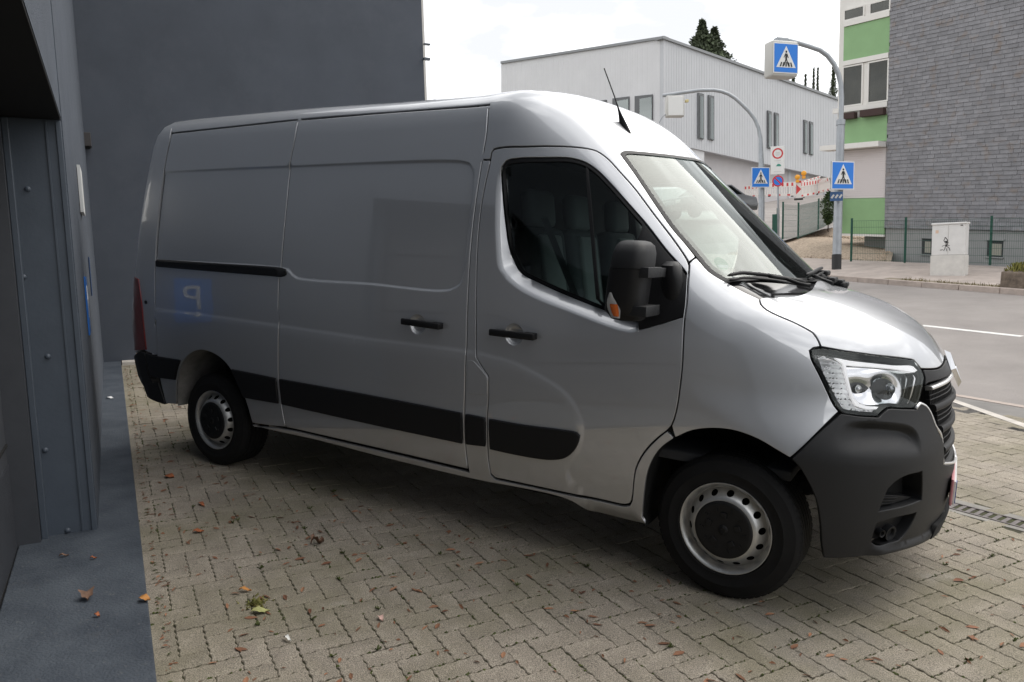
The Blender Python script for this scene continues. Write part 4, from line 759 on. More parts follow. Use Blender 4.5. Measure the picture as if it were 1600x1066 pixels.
def trace(px, off=0.0):                                      # photo pixels -> points on the envelope (body frame)
    px = np.array(px, float); d = FV+((px[:, 0:1]-IW/2)/FPX)*RV-((px[:, 1:2]-IH/2)/FPX)*UV_; d = d@BM
    t = np.arange(1.5, 9.5, .01); out = []
    for r in d:
        e = env(CB+t[:, None]*r)-off; i = np.argmax(e < 0)
        if e[i] >= 0:
            i = int(np.argmin(e)); out.append(CB+t[i]*r); continue
        lo, hi = t[i-1], t[i]
        for _ in range(24):
            m = .5*(lo+hi)
            if env((CB+m*r)[None])[0]-off < 0: hi = m
            else: lo = m
        out.append(CB+hi*r)
    return np.array(out)
def bray(q, y):                                              # photo pixel -> body-frame point at a given y
    d = (FV+((q[0]-IW/2)/FPX)*RV-((q[1]-IH/2)/FPX)*UV_)@BM; return CB+(y-CB[1])/d[1]*d
ZK = dict(z3=(200,130,2.665), z4=(200,450,2.665), z5=(740,130,2.665), z6=(900,480,2.3167), z8=(1200,380,2.1325), r6=(1250,530,6.154), r7=(1300,680,5.075),
          w=(780,230,3.677), rb=(200,440,5.33), s8=(600,700,2.9125), cw=(960,380,4.324), m=(920,350,5.61))
def z(k, *p): ox, oy, s = ZK[k]; return [(ox+a/s, oy+b/s) for a, b in p]
def raw_mesh(name, V, Nn, F, mat, parent):
    me = bpy.data.meshes.new(name); me.from_pydata([tuple(v) for v in V], [], F); me.materials.append(mat); me.shade_smooth()
    me.normals_split_custom_set_from_vertices([tuple(n) for n in Nn]); return link(name, me, parent)
def panel(name, parent, ch, loop, mat, holes=(), off=0.0, disp=None, grid=.045, gap=.0025, r=.003, depth=.016, feats=(), mirror=None, sym=False, step=.022, hem=True, body=True, hole_depth=None):
    """loop / holes: body-frame points (or chart points) traced round the panel"""
    def prep(L, d, sgn=1):
        q = ch.to2(np.array(L)) if len(L[0]) == 3 else np.array(L)
        if sym and sgn == 1: q = np.vstack([q, ch.sym(q)[::-1]])
        q = resample(q, step)
        if area2(q) < 0: q = q[::-1]
        return inset(q, d) if d else q
    Ls = [prep(loop, gap+(r if hem else 0))]+[prep(h, -(gap+(r if hem else 0)), 0) for h in holes]
    a, b = Ls[0].min(0), Ls[0].max(0)
    gx, gy = np.meshgrid(np.arange(a[0], b[0], grid), np.arange(a[1], b[1], grid)); pts = np.c_[gx.ravel(), gy.ravel()]
    pts = pts+np.array([(rnd.random()-.5, rnd.random()-.5) for _ in pts])*grid*.15
    ext = []
    for poly, offs, closed in feats:                         # extra rows of vertices along pressed features
        q = ch.to2(np.array(poly)); q = resample(q, .02, closed)
        t = np.gradient(q, axis=0); t /= np.linalg.norm(t, axis=1)[:, None]+1e-9; nn = np.c_[-t[:, 1], t[:, 0]]
        for o in offs: ext.append(q+nn*o)
    if ext:
        ext = np.vstack(ext); keep = []; seen = set()
        for e in ext:
            k = (round(e[0]/.0035), round(e[1]/.0035))
            if k not in seen: seen.add(k); keep.append(e)
        ext = np.array(keep); pts = np.array([p for p in pts if np.min(np.abs(ext-p).sum(1)) > grid*.3] or [pts[0]]); pts = np.vstack([pts, ext])
    k = sdist(pts, Ls[0]) > min(.3*grid, .007)
    for L in Ls[1:]: k &= sdist(pts, L) < -min(.3*grid, .007)
    v2, F = cdt(Ls, pts[k])
    V, Nn = posn(ch, v2, off, disp); V = list(V); Nn = list(Nn); F = [tuple(int(i) for i in f) for f in F]
    if hem:
        for li, L in enumerate(Ls):
            P, nb = posn(ch, L, off, disp); s = 1 if li == 0 else -1
            inw = posn(ch, inset(L, .004*s), off, disp)[0]-P; inw -= nb*(inw*nb).sum(1)[:, None]; o = -inw/(np.linalg.norm(inw, axis=1)[:, None]+1e-12)
            dp = depth if li == 0 or hole_depth is None else hole_depth
            rings = [(P, nb)]
            for aa in (.5, 1.0, math.pi/2): rings.append((P+o*(r*math.sin(aa))-nb*(r*(1-math.cos(aa))), nb*math.cos(aa)+o*math.sin(aa)))
            rings.append((P+o*r-nb*dp, o))
            b0 = len(V); n = len(L)
            for R_, M_ in rings: V += list(R_); Nn += list(M_)
            F += [(b0+i*n+j, b0+i*n+(j+1) % n, b0+(i+1)*n+(j+1) % n, b0+(i+1)*n+j) for i in range(len(rings)-1) for j in range(n)]
    V = np.array(V); Nn = np.array(Nn); G = []
    for f in F:
        c = np.cross(V[f[1]]-V[f[0]], V[f[2]]-V[f[0]]); G.append(f if c@Nn[list(f)].sum(0) > 0 else f[::-1])
    o = raw_mesh(name, V, Nn, G, mat, parent)
    if mirror is not None:
        m = np.array([1, -1, 1]); raw_mesh(name, V*m, Nn*m, [f[::-1] for f in G], mat, mirror)
    return o

# ---- materials of the van
PAINT = mat('silver_paint', (.52, .53, .55), rough=.44, metal=.62, coat=1.0, coatr=.012)
PAINT.node_tree.nodes['Principled BSDF'].inputs['Coat IOR'].default_value = 2.15
_t = PAINT.node_tree; _b = _t.nodes['Principled BSDF']; _tc = N(_t, 'ShaderNodeTexCoord'); _sx = N(_t, 'ShaderNodeSeparateXYZ'); _t.links.new(_tc.outputs['Object'], _sx.inputs[0])
_n = N(_t, 'ShaderNodeTexNoise'); _n.inputs['Scale'].default_value = 7; _n.inputs['Detail'].default_value = 8; _t.links.new(_tc.outputs['Object'], _n.inputs['Vector'])
_r = N(_t, 'ShaderNodeMapRange'); _r.inputs['From Min'].default_value = .62; _r.inputs['From Max'].default_value = .28; _r.inputs['To Max'].default_value = .75; _t.links.new(_sx.outputs['Z'], _r.inputs['Value'])
_m = N(_t, 'ShaderNodeMath', operation='MULTIPLY'); _t.links.new(_r.outputs[0], _m.inputs[0]); _t.links.new(_n.outputs['Fac'], _m.inputs[1])
_x = N(_t, 'ShaderNodeMix', data_type='RGBA'); _x.inputs[6].default_value = (.52, .53, .55, 1); _x.inputs[7].default_value = (.30, .265, .22, 1); _t.links.new(_m.outputs[0], _x.inputs[0]); _t.links.new(_x.outputs[2], _b.inputs['Base Color'])   # road dust on the sills
_r2 = N(_t, 'ShaderNodeMapRange'); _r2.inputs['To Min'].default_value = .62; _r2.inputs['To Max'].default_value = .2; _t.links.new(_m.outputs[0], _r2.inputs['Value']); _t.links.new(_r2.outputs[0], _b.inputs['Metallic'])
PLAST = mat('black_plastic', (.0085, .0085, .0095), rough=.50, bump=.12, bscale=900, spec=.35)
PLASTG = mat('grey_plastic', (.0135, .014, .0155), rough=.55, spec=.42, bump=.15, bscale=700)
GLOSSB = mat('gloss_black', (.010, .010, .011), rough=.10)
DARK = mat('underside_black', (.003, .003, .003), rough=.9)
RUBB = mat('tyre_rubber', (.0085, .0085, .009), rough=.75, spec=.3, var=.25, vscale=12, bump=.1, bscale=150)
RIMM = mat('rim_silver', (.55, .55, .54), rough=.38, metal=.75, coat=.3, var=.12, vscale=14)
CHROME = mat('chrome', (.85, .85, .86), rough=.08, metal=1.0)
SATIN = mat('satin_silver', (.86, .86, .86), rough=.3, metal=.75)
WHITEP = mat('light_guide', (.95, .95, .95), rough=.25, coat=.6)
WHITEP.node_tree.nodes['Principled BSDF'].inputs['Emission Color'].default_value = (1, 1, 1, 1); WHITEP.node_tree.nodes['Principled BSDF'].inputs['Emission Strength'].default_value = .42   # running light strip, slight glow added to whiten it
REDP = mat('red_lens', (.16, .006, .008), rough=.12, coat=1.0)
AMBER = mat('amber_lens', (.75, .16, .02), rough=.15, coat=1.0)
CLEARP = mat('clear_lens', (.50, .50, .49), rough=.12, coat=1.0)
GLS_W = glass('windscreen_glass', (.52, .66, .62), 1.5, .02)
GLS_S = glass('side_glass', (.55, .62, .60), 1.5, .0)
GLS_L = glass('lamp_glass', (.97, .97, .98), 1.45, .0)
SEATM = mat('seat_fabric', (.055, .060, .066), rough=.9, bump=.3, bscale=400)
SEATG = mat('seat_centre_fabric', (.20, .21, .215), rough=.9, bump=.3, bscale=400)
LINER = mat('arch_liner', (.22, .21, .195), rough=.8, var=.35, vscale=9)
BELTM = mat('belt_webbing', (.30, .32, .32), rough=.8)
LINING = mat('cab_lining', (.05, .052, .056), rough=.85)

van = empty('panel_van', m4(RW@BM), label='silver panel van with black side mouldings parked on the paved forecourt', cat='van')
SIDE = Cyl(1.4); NOSE = Azi((-.15, 0, .85), (.8, 0, .35)); FEND = Azi((-.15, 0, .9), (.35, -1, .35)); WSC = Azi((-.95, 0, 1.15), (.8, 0, .55)); REAR = Azi((-3.9, 0, 1.3), (-.55, -1, .1))

# ---- traced seams (photo pixels)
RS = z('z3', (193,172),(176,235),(160,310),(150,368),(133,500),(121,620),(113,760),(112,900),(112,1010))+z('z4', (118,130),(121,200),(122,282))
RF = [(268,208),(370,197),(468,186.5),(620,174.6),(764.5,163.5)]
DS = z('z3', (713,150),(695,230),(672,345),(655,500),(640,660),(632,765),(627,850),(626,1000))+z('z4', (627,90),(630,160),(628,280),(629,370),(636,450),(641,490),(650,540),(660,585))
DF = z('z3', (1505,89),(1495,190),(1480,290),(1458,430),(1440,560),(1428,680),(1420,800),(1414,930),(1411,1066))+z('z4', (1410,250),(1406,400),(1403,520),(1406,640),(1412,710),(1420,762))
DB = z('z4', (660,585),(900,640),(1150,698),(1420,762))
CR = [(766.5,250)]+z('z3', (1506,340),(1488,420),(1470,520),(1458,640),(1452,760),(1450,900),(1450,1066))+z('z4', (1450,262),(1452,288),(1470,318),(1503,368),(1503,452),(1498,530),(1499,650),(1503,720),(1512,775),(1530,792))
CBm = z('s8', (545,146),(800,200),(1000,242),(1095,262),(1118,258),(1128,240))
CF = z('z6', (207,650),(215,590),(235,545),(260,510),(295,475),(330,447),(345,430),(355,405),(366,360),(376,290),(385,200),(392,50))+z('cw', (488,400),(500,230),(505,150))
CT = [(768.3,238.6),(772,233.4),(778,231.9),(820,229.6),(856,228.6),(899.7,230.3),(918,232.5),(932.3,236.4),(948.6,247.5),(970.4,270.8),(992.1,295.3),(1024.8,338.8),(1052,374.1),(1073,405)]
ARF = z('z6', (775,548),(720,515),(660,480),(580,450),(500,440),(420,448),(357,475),(300,520),(262,590),(245,690),(240,760),(255,790))
ARR = z('z4', (520,568),(500,500),(480,440),(450,385),(420,330),(380,290),(330,265),(290,263),(250,285),(225,320),(207,380),(203,430),(205,490))
SB = [(1009,822.5),(1000,820),(926,799.6),(888,782),(737,749),(600,716),(500,690),(410,669.5),(395,664)]
WSN = [(970.4,241),(992,270.8),(1024.8,319.7),(1052,358),(1071,380),(1089.5,402),(1108,424),(1122,433.5),(1136,441.3)]
COWL = [(1136,441.3),(1163.5,456.3),(1186.6,467)]
HS = z('cw', (980,377),(990,415),(1030,452),(1110,492),(1200,530),(1290,575),(1340,605),(1370,645),(1395,700))
HLo = z('r6', (205,84),(130,85),(95,112),(110,190),(180,330),(270,520),(330,640),(378,697))
HLt = z('r6', (205,84),(450,115),(700,150),(900,172),(1040,190),(1100,205),(1135,245),(1165,285))
HLr = z('r6', (1165,285),(1195,370),(1180,460),(1150,580),(1100,672),(960,670),(830,668),(790,700),(740,750),(650,747),(560,740),(420,720),(378,697))
BF = z('z6', (955,385),(860,470),(775,548))
def yz(T): return [tuple(p) for p in T]
tRS, tRF, tDS, tDF, tDB, tCR, tCB, tCF, tCT, tARF, tARR, tSB, tWSN, tCOWL, tHS, tHLo, tHLt, tHLr, tBF = [yz(trace(a)) for a in (RS, RF, DS, DF, DB, CR, CBm, CF, CT, ARF, ARR, SB, WSN, COWL, HS, HLo, HLt, HLr, BF)]

# ---- pressed features
def xz(T): return np.array([(p[0], p[2]) for p in T])
REC = yz(trace(z('z3', (150,370),(672,346),(1385,325),(1420,334),(1437,362),(1436,420),(1420,600),(1396,790),(1382,838),(1340,862),(1000,837),(700,812),(682,800),(668,782),(640,772),(116,738),(121,640),(133,500))))
REC[0] = (REC[0][0]-.05, *REC[0][1:])
for i in (-1, -2, -3): REC[i] = (REC[i][0]-.05, *REC[i][1:])
CRE = yz(trace(z('z4', (60,78),(115,85),(300,105),(620,150),(1000,205),(1400,255),(1452,264))+[(764,554),(800,563),(850,588),(885,612),(905,640),(913,668),(906,705),(885,735)]))
REC = yz(resample(np.array(REC), .03)); CRE = yz(resample(np.array(CRE), .03, False))
LOW = CRE+[(-.5, -1, .1), (-5, -1, .1), (-5, -1, CRE[0][2])]
BEV = yz(trace(z('w', (25,105),(0,140),(-18,230),(-25,400),(-22,560),(-8,690),(25,745),(70,790),(140,838),(250,890),(420,955),(600,1025),(700,1058),(760,1068),(797,1060))))+yz(trace(z('w', (790,980),(630,900),(400,820),(200,735),(120,690),(90,640),(60,560),(40,300),(38,140),(60,100))))
BEVo = yz(resample(np.array(BEV[:15]), .02, False)); xREC, xLOW, xBEV = xz(REC), xz(LOW), xz(BEVo+BEV[15:])
DISH = [trace(z('z3', (1205,1005)))[0], trace([(803,523)])[0]]
def disp_side(P):
    q = P[:, [0, 2]]; d = -.011*sst((sdist(q, xREC)+.007)/.016)
    s = sdist(q, xLOW); d = d+.006*sst((s+.004)/.03)*(1-.35*sst(s/.3))
    for c in DISH:
        r2 = ((q[:, 0]-c[0])**2+(q[:, 1]-c[2])**2)/.058**2; d = d-.030*np.sqrt(np.maximum(1-r2, 0))*sst((1-r2)*3)
    return d
xBEVo = xz(BEVo)
def disp_door(P):
    q = P[:, [0, 2]]; b = pnpoly(q, xBEV); s = np.abs(sdist(q, xBEVo, False)); t = np.clip(s/.085, 0, 1)
    return disp_side(P)-.064*np.where(b, t*t*(3-2*t)*.45+t*.55, 0)
ring = lambda c, rr: [(c[0]+rr*math.cos(a), c[1], c[2]+rr*math.sin(a)) for a in np.linspace(0, 2*math.pi, 24, endpoint=False)]
fREC = (REC, (-.012, -.006, 0, .006, .012), True); fCRE = (CRE, (-.02, -.008, 0, .008, .02, .035), False); fBEV = (BEVo, (-.004, 0, .004, .012, .03, .05), False)
fD = [[(ring(c, k), (0,), True) for k in (.06, .056, .05, .04, .025)] for c in DISH]

rear_top = [(-4.40, -.62, 2.425)]
wst = [p for p in yz(trace([(976,237),(1000,238),(1024.8,240.3),(1045,242.5),(1065,245.3),(1085,249)])) if p[1] < -.12]
HC = trace([(1024.8,240.3),(1045,242.5),(1065,245.3)]); HC = (wst[-1][0]+.02, 0, wst[-1][2]+.015)
panel('side_panel', van, SIDE, tRF[:3]+tDS+yz(trace(z('z4', (590,578))))+tARR+yz(trace(z('z4', (160,486),(135,380))))+tRS[::-1][:-1], PAINT, disp=disp_side, feats=[fREC, fCRE], mirror=van, r=.007)
sld = panel('sliding_door', van, SIDE, tRF[2:]+tDF+tDB[::-1][1:]+tDS[::-1][1:], PAINT, disp=disp_side, feats=[fREC, fCRE]+fD[0], mirror=van, r=.007)
FLAP = yz(trace(z('z4', (1415,299),(1440,299),(1470,330),(1501,370),(1501,449),(1413,444))))
pil = panel('door_pillar_and_sill', van, SIDE, yz(trace([(752.5,250)]))+tCR+tCB+tCF[:6]+tARF[6:]+tSB+tDB+tDF[::-1][:-2], PAINT, disp=disp_side, feats=[fCRE], mirror=van, grid=.04)
door = panel('cab_door', van, SIDE, tCR[::-1]+tCT+tCF[::-1]+tCB[::-1], PAINT, disp=disp_door, feats=[fREC, fCRE, fBEV]+fD[1],
             holes=[yz(trace(z('w', (10,160),(15,110),(40,80),(90,68),(250,62),(420,65),(500,90),(560,130),(640,210),(740,322),(840,435),(960,590),(1080,735),(1083,790),(1065,972),(930,1015),(802,1052),(797,1000),(740,990),(630,945),(400,855),(200,770),(100,715),(60,650),(35,560),(22,440),(12,300))))], hole_depth=.05, mirror=van, grid=.04)
panel('roof', van, SIDE, [(-4.40, 0, 2.43)]+rear_top+tRF+[tDF[1], tDF[2]]+yz(trace([(752.5,250),(766.5,250)]))+tCT+yz(trace([(1076.3,411),(1087.9,401.5)]))+tWSN[4::-1]+wst+[HC], PAINT, sym=True, grid=.05, gap=.003)
panel('rear_quarter', van, REAR, tRS+yz(trace(z('rb', (160,590),(108,562))))+[(-4.60, -.8, .66), (-4.60, -.55, .66), (-4.5, -.55, 1.5), (-4.40, -.55, 2.3)]+rear_top, PAINT, grid=.05, mirror=van)
panel('front_wing', van, FEND, yz(trace([(1076.3,411),(1087.9,401.5)]))+tWSN[6:]+tCOWL[1:]+tHS+tHLo[1:]+tBF[1:]+tARF[1:7]+tCF[6:], PAINT, grid=.035, mirror=van, depth=.03)
panel('bonnet', van, NOSE, [(.14, 0, 1.44)]+[(p[0], p[1], p[2]) for p in trace([(1245,462.5),(1215,464.5)])]+[tCOWL[-1]]+tHS[1:]+tHLt[1:]+yz(trace(z('r6', (1250,287),(1340,272))))+[(.783, 0, 1.118)], PAINT, sym=True, grid=.04)
wsb = [tWSN[-1], (-.03, -.62, 1.47), (.07, -.4, 1.46), (.12, -.2, 1.455), (.135, 0, 1.455)]
WL = [HC]+wst[::-1]+tWSN[:-1]+wsb
wsl = panel('windscreen', van, WSC, WL, GLS_W, sym=True, off=-.003, grid=.06, hem=False, gap=.002)
q = WSC.to2(np.array(WL)); q = np.vstack([q, WSC.sym(q)[::-1]]); q = resample(q, .02); q = q if area2(q) > 0 else q[::-1]
panel('windscreen_border', wsl, WSC, q, GLOSSB, holes=[inset(q, .045)], off=-.007, grid=.06, hem=False, gap=.001)
panel('windscreen_seal', van, WSC, q, PLAST, holes=[inset(q, .012)], off=.0015, grid=.06, hem=False, gap=-.003)
panel('cowl', van, NOSE, [(.15, 0, 1.44)]+yz(trace([(1245,462.5),(1215,464.5)]))+[tCOWL[2], tCOWL[1], tCOWL[0], (-.06, -.62, 1.48), (.03, -.45, 1.48), (.08, -.25, 1.48), (.10, 0, 1.48)], GLOSSB, sym=True, off=-.008, grid=.04, hem=False, gap=-.004)

# ---- doors: window, seal, sail panel, handle, mouldings, rail
WIN = z('w', (10,160),(15,110),(40,80),(90,68),(250,62),(420,65),(500,90),(560,130),(640,210),(740,322),(840,435),(838,470),(640,945),(630,945),(400,855),(200,770),(100,715),(60,650),(35,560),(22,440),(12,300))
tWIN = yz(trace(WIN))
def disp_win(P): return disp_door(P)*1.0
gw = resample(SIDE.to2(np.array(tWIN)), .02); gw = gw if area2(gw) > 0 else gw[::-1]
panel('window_seal', door, SIDE, gw, PLAST, holes=[inset(gw, .016)], off=-.006, disp=disp_win, grid=.05, gap=.0, r=.002, depth=.02)
panel('window', door, SIDE, inset(gw, .012), GLS_S, off=-.016, disp=disp_win, grid=.05, hem=False, gap=0, mirror=van)
bar = yz(trace(z('w', (497,105),(512,105),(530,350),(545,560),(565,800),(578,920),(556,920),(545,800),(525,560),(508,350))))
panel('window_divider', door, SIDE, bar, PLAST, off=-.008, disp=disp_win, gap=0, r=.002, depth=.01)
SAIL = yz(trace(z('w', (840,440),(960,592),(1078,738),(1081,790),(1063,970),(930,1013),(797,1054),(793,990),(740,985),(640,940),(700,800),(770,620))))
panel('mirror_base_panel', door, SIDE, SAIL, PLAST, off=-.004, disp=lambda P: disp_win(P)*.6, gap=.001, r=.004, depth=.03, mirror=van)
def mould(name, par, px, mir=None, off=.013): return panel(name, par, SIDE, yz(trace(px)), PLAST, off=off, disp=disp_side, gap=.001, r=.007, depth=.02, grid=.05, mirror=mir)
mould('side_moulding', sld, z('z4', (633,374),(1000,440),(1395,516),(1398,652),(1020,572),(645,488)), van)
mould('side_moulding', van, z('z4', (430,333),(520,351),(621,372),(632,485),(560,473),(488,460),(470,420),(450,375)), van)
mould('side_moulding', pil, z('z4', (1408,519),(1492,536),(1493,664),(1410,654)), van)
mould('side_moulding', door, [(764.8,652.5),(820,662),(880,669.5),(903,674),(909.5,680),(906,692),(898,706),(886,716),(870,719.5),(850,719),(800,710.5),(766.5,703)], van)
mould('side_moulding', van, z('z4', (76,266),(118,279),(226,297),(212,335),(203,386),(133,377),(100,372)), van)
mould('door_rail', van, z('z3', (117,730),(400,748),(640,765),(660,772),(661,800),(640,808),(600,805),(360,786),(118,766)), van, .010)
for b in range(3):
    y0 = 742+b*9; mould('rail_groove', van.children[-1] if False else van, z('z3', (125,y0),(400,y0+17),(625,y0+33),(625,y0+36),(400,y0+20),(125,y0+3)), None, .0135)
panel('fuel_flap', pil, SIDE, FLAP, PAINT, off=.0018, disp=disp_side, gap=.003, r=.003, depth=.004)
def handle(c, par, px0, px1):
    a, b = bray(px0, c[1]-.035), bray(px1, c[1]-.035); ex = (b-a)/np.linalg.norm(b-a); R = np.array([ex, [0, 1, 0], np.cross(ex, [0, 1, 0])]).T
    m = MB(); L = np.linalg.norm(b-a); mid = (a+b)/2; m.box(mid, (L, .02, .036), R); o = m.build('door_handle', PLAST, par, bevel=.007, smooth=True)
    for u, s_ in ((.36, (L*.26, .04, .034)), (-.45, (L*.09, .04, .028))): MB().box(mid+ex*(L*u)+np.array([0, .022, 0]), s_, R).build('handle_foot', PLAST, o, bevel=.006, smooth=True)
handle(DISH[0], sld, (627,502), (687,510.5)); handle(DISH[1], door, (764.5,519), (834.5,527))
lk = trace(z('rb', (152,172)))[0]; MB().tube([lk+np.array([0, .01, 0]), lk+np.array([0, -.008, 0])], .013, 14).build('lock_cap', PLAST, van)

def seam(T, ch=SIDE, wd=.022):
    q = resample(ch.to2(np.array(T)), .04, False); t = np.gradient(q, axis=0); t /= np.linalg.norm(t, axis=1)[:, None]; nn = np.c_[-t[:, 1], t[:, 0]]
    V, _ = pos(ch, np.vstack([q+nn*wd, q-nn*wd]), -.017); n = len(q)
    for k in (1, -1): MB().add(V*[1, k, 1], [(i, i+1, n+i+1, n+i) for i in range(n-1)]).build('seam_backing', DARK, van, fix=False)  # dark strips added behind the panel gaps so no light shows through
for T in (tRS, tRF, tDS, tDF, tDB, tCR+tCB+tCF[:6], tCT): seam(T)
for T in (tCF, yz(trace([(1060,422),(1076.3,411),(1087.9,401.5),(1092,398)])), tHS, tBF, tHLt, tHLo, tHLr): seam(T, FEND, .02)
# ---- bumper, grille, headlamp
BUMPa = tBF[::-1]+tHLr[::-1][1:9]+yz(trace(z('r6', (1115,640),(1150,612),(1200,640),(1240,690),(1285,790),(1310,900))+z('z8', (575,650),(579,700),(582,735))))+[(.86, -.12, .60), (.86, 0, .60)]
BUMP = [(.83, 0, .20)]+yz(trace(z('z8', (560,925),(540,960),(500,988),(400,1022),(300,1042),(180,1047))))+yz(trace(z('z6', (883,850),(880,790),(865,700),(830,620),(800,572))))+BUMPa
INTK = yz(trace(z('r7', (690,292),(560,327),(485,370),(435,420),(408,480),(368,588),(440,575),(560,548),(688,500))))
FOGP = yz(trace(z('r7', (345,695),(480,655),(640,618),(625,660),(560,770),(515,818),(430,838),(335,850),(308,835),(320,770))))
SC1 = yz(trace(z('z8', (185,705),(300,716),(420,717),(503,713),(503,690),(498,655),(485,625),(460,608),(400,598),(250,592),(212,640))))
LIP = yz(trace(z('r7', (300,868),(420,868),(560,835),(690,785),(800,700),(870,600)))) 
LIPP = LIP+[(1.2, 0, .25), (1.2, 0, 0), (.0, -1.2, 0), (.2, -1.2, LIP[0][2])]
def n2(T): return resample(NOSE.to2(np.array(T)), .02)
qSC, qLIP = NOSE.to2(np.array(SC1)), NOSE.to2(np.array(LIP)); qCR, qRT, qLF = qSC[:4], resample(qSC[3:10], .01, False), qSC[[9, 10, 0]]
def disp_bump(P):
    q = NOSE.to2(np.c_[P[:, 0], -np.abs(P[:, 1]), P[:, 2]])
    d = -.036*pnpoly(q, qSC)*sst(np.abs(sdist(q, qCR, False))/.11)*sst(np.abs(sdist(q, qRT, False))/.028)*sst(np.abs(sdist(q, qLF, False))/.10)
    s = sdist(q, qLIP, False); below = P[:, 2] < np.interp(-np.abs(P[:, 1]), [p[1] for p in LIP], [p[2] for p in LIP])
    on = (np.abs(P[:, 1]) < abs(LIP[0][1])+.02)
    d = d+np.where(on, .018*sst(np.where(below, s+.01, .01-s)/.02)*sst((abs(LIP[0][1])+.02-np.abs(P[:, 1]))/.06), 0)
    return d+.012
mirr = lambda T: [(p[0], -p[1], p[2]) for p in T]
bmp = panel('front_bumper', van, NOSE, BUMP, PLASTG, sym=True, disp=disp_bump, holes=[INTK, FOGP, mirr(INTK), mirr(FOGP)], hole_depth=.09, depth=.03, grid=.028,
            feats=[(SC1, (-.03, -.02, -.01, -.003, .003, .01, .02, .03), True), (LIP, (-.015, -.006, .003, .012), False)], r=.005)
for k, T in enumerate((INTK, mirr(INTK))):
    panel('air_intake', bmp, NOSE, [(p[0], p[1], p[2]) for p in T], DARK, off=-.075, gap=-.02, hem=False)
    panel('air_intake_shelf', bmp, NOSE, (lambda A: A if k == 0 else mirr(A))(yz(trace(z('r7', (405,482),(540,487),(688,500),(560,548),(440,575),(368,588))))), PLAST, off=-.02, gap=.002, r=.002, depth=.05)
    for s in range(3):
        A = yz(trace(z('r7', (400-s*8, 505+s*24), (545-s*15, 500+s*22), (545-s*15, 505+s*22), (400-s*8, 511+s*24)))); panel('shelf_rib', bmp, NOSE, A if k == 0 else mirr(A), PLASTG, off=-.012, gap=0, r=.001, depth=.01)
    panel('fog_lamp_recess', bmp, NOSE, [(p[0], p[1], p[2]) for p in T] if False else (FOGP if k == 0 else mirr(FOGP)), PLAST, off=-.035, gap=-.004, hem=False)
    for (cx, cy, rr) in ((440, 765, .034), (375, 768, .017)):
        c = trace(z('r7', (cx, cy)), -.03)[0]; nn = grad(c[None])[0]
        if k: c = c*[1, -1, 1]; nn = nn*[1, -1, 1]
        e = np.cross(nn, [0, 0, 1]); e /= np.linalg.norm(e); MB().lathe([(0, .004), (rr*.6, .004), (rr*.72, .016), (rr, .018), (rr*1.08, .0), (rr*1.08, -.02)], c, np.array([e, np.cross(nn, e), nn]).T, 24).build('fog_lamp', PLASTG, bmp, smooth=math.radians(40))
GR0 = [(.783, 0, 1.112)]+yz(trace(z('r6', (1340,276),(1250,291),(1170,288),(1198,370),(1182,470),(1155,590),(1150,612),(1205,640),(1245,690),(1288,790),(1312,900))+z('z8', (577,650),(581,700),(584,738))))+[(.86, -.10, .615), (.86, 0, .61)]
grl = panel('grille', van, NOSE, GR0, DARK, sym=True, off=-.06, gap=-.012, hem=False)
TB = [(.80, 0, 1.112)]+yz(trace(z('r6', (1340,276),(1250,291),(1172,290),(1200,372),(1195,470))+z('z8', (530,470),(560,460),(585,452))))+[(.83, 0, 1.040)]
panel('grille_top_band', grl, NOSE, TB, PLASTG, sym=True, off=.002, gap=.003, r=.004, depth=.04)
gl = trace(z('z8', (527,478)))[0]
def sweep(zc, h, Y, dep, th, m, name, slope=.0):
    ys = np.linspace(-Y, Y, 17); P = base(NOSE, NOSE.to2(np.array([(.8, y, zc+slope*abs(y)) for y in ys]))); n = grad(P); P = P-n*dep; V = []; F = []
    for p, q in zip(P, n):
        u = np.cross(q, [0, 1, 0]); u = u/np.linalg.norm(u); u = u if u[2] > 0 else -u
        V += [p-u*h*.5-q*th, p-u*h*.42, p-u*h*.2+q*min(h*.2, .006), p+u*h*.2+q*min(h*.2, .006), p+u*h*.42, p+u*h*.5-q*th]
    F = [(6*a+k, 6*a+k+1, 6*a+7+k, 6*a+6+k) for a in range(16) for k in range(5)]+[tuple(range(6)), tuple(96+k for k in range(6))]
    return MB().add(V, F).build(name, m, grl, smooth=math.radians(50))
GROUPS = [(1.012, .948, .47, 3), (.905, .838, .385, 3), (.795, .738, .335, 2), (.70, .655, .29, 2)]
sweep(1.030, .020, .49, -.003, .03, SATIN, 'grille_trim')
for zc, h, Y in ((.926, .040, .44), (.817, .040, .365), (.719, .034, .325), (.640, .026, .27)): sweep(zc, h, Y, .006, .035, PLASTG, 'grille_rail')
fins = MB()
for z1, z0, Y, k in GROUPS:
    for a in range(1, k): sweep(z0+(z1-z0)*a/k, .006, Y, .016, .02, PLASTG, 'grille_bar')
    for yv in np.arange(-Y+.01, Y, .019):
        P = base(NOSE, NOSE.to2([(.8, yv, (z0+z1)/2)])); n_ = grad(P)[0]; fins.box(P[0]-n_*.030, (.026, .0035, z1-z0), np.array([n_, np.cross([0, 0, 1], n_)/np.linalg.norm(np.cross([0, 0, 1], n_)), np.cross(n_, np.cross([0, 0, 1], n_)/np.linalg.norm(np.cross([0, 0, 1], n_)))]).T)
fins.build('grille_fins', PLASTG, grl, kind='stuff')
frm = yz(trace(z('r6', (1112,668),(1150,618),(1200,640),(1245,700),(1296,830))+z('z8', (575,640),(582,735)), .006))+[(.862, -.12, .613), (.868, 0, .607)]
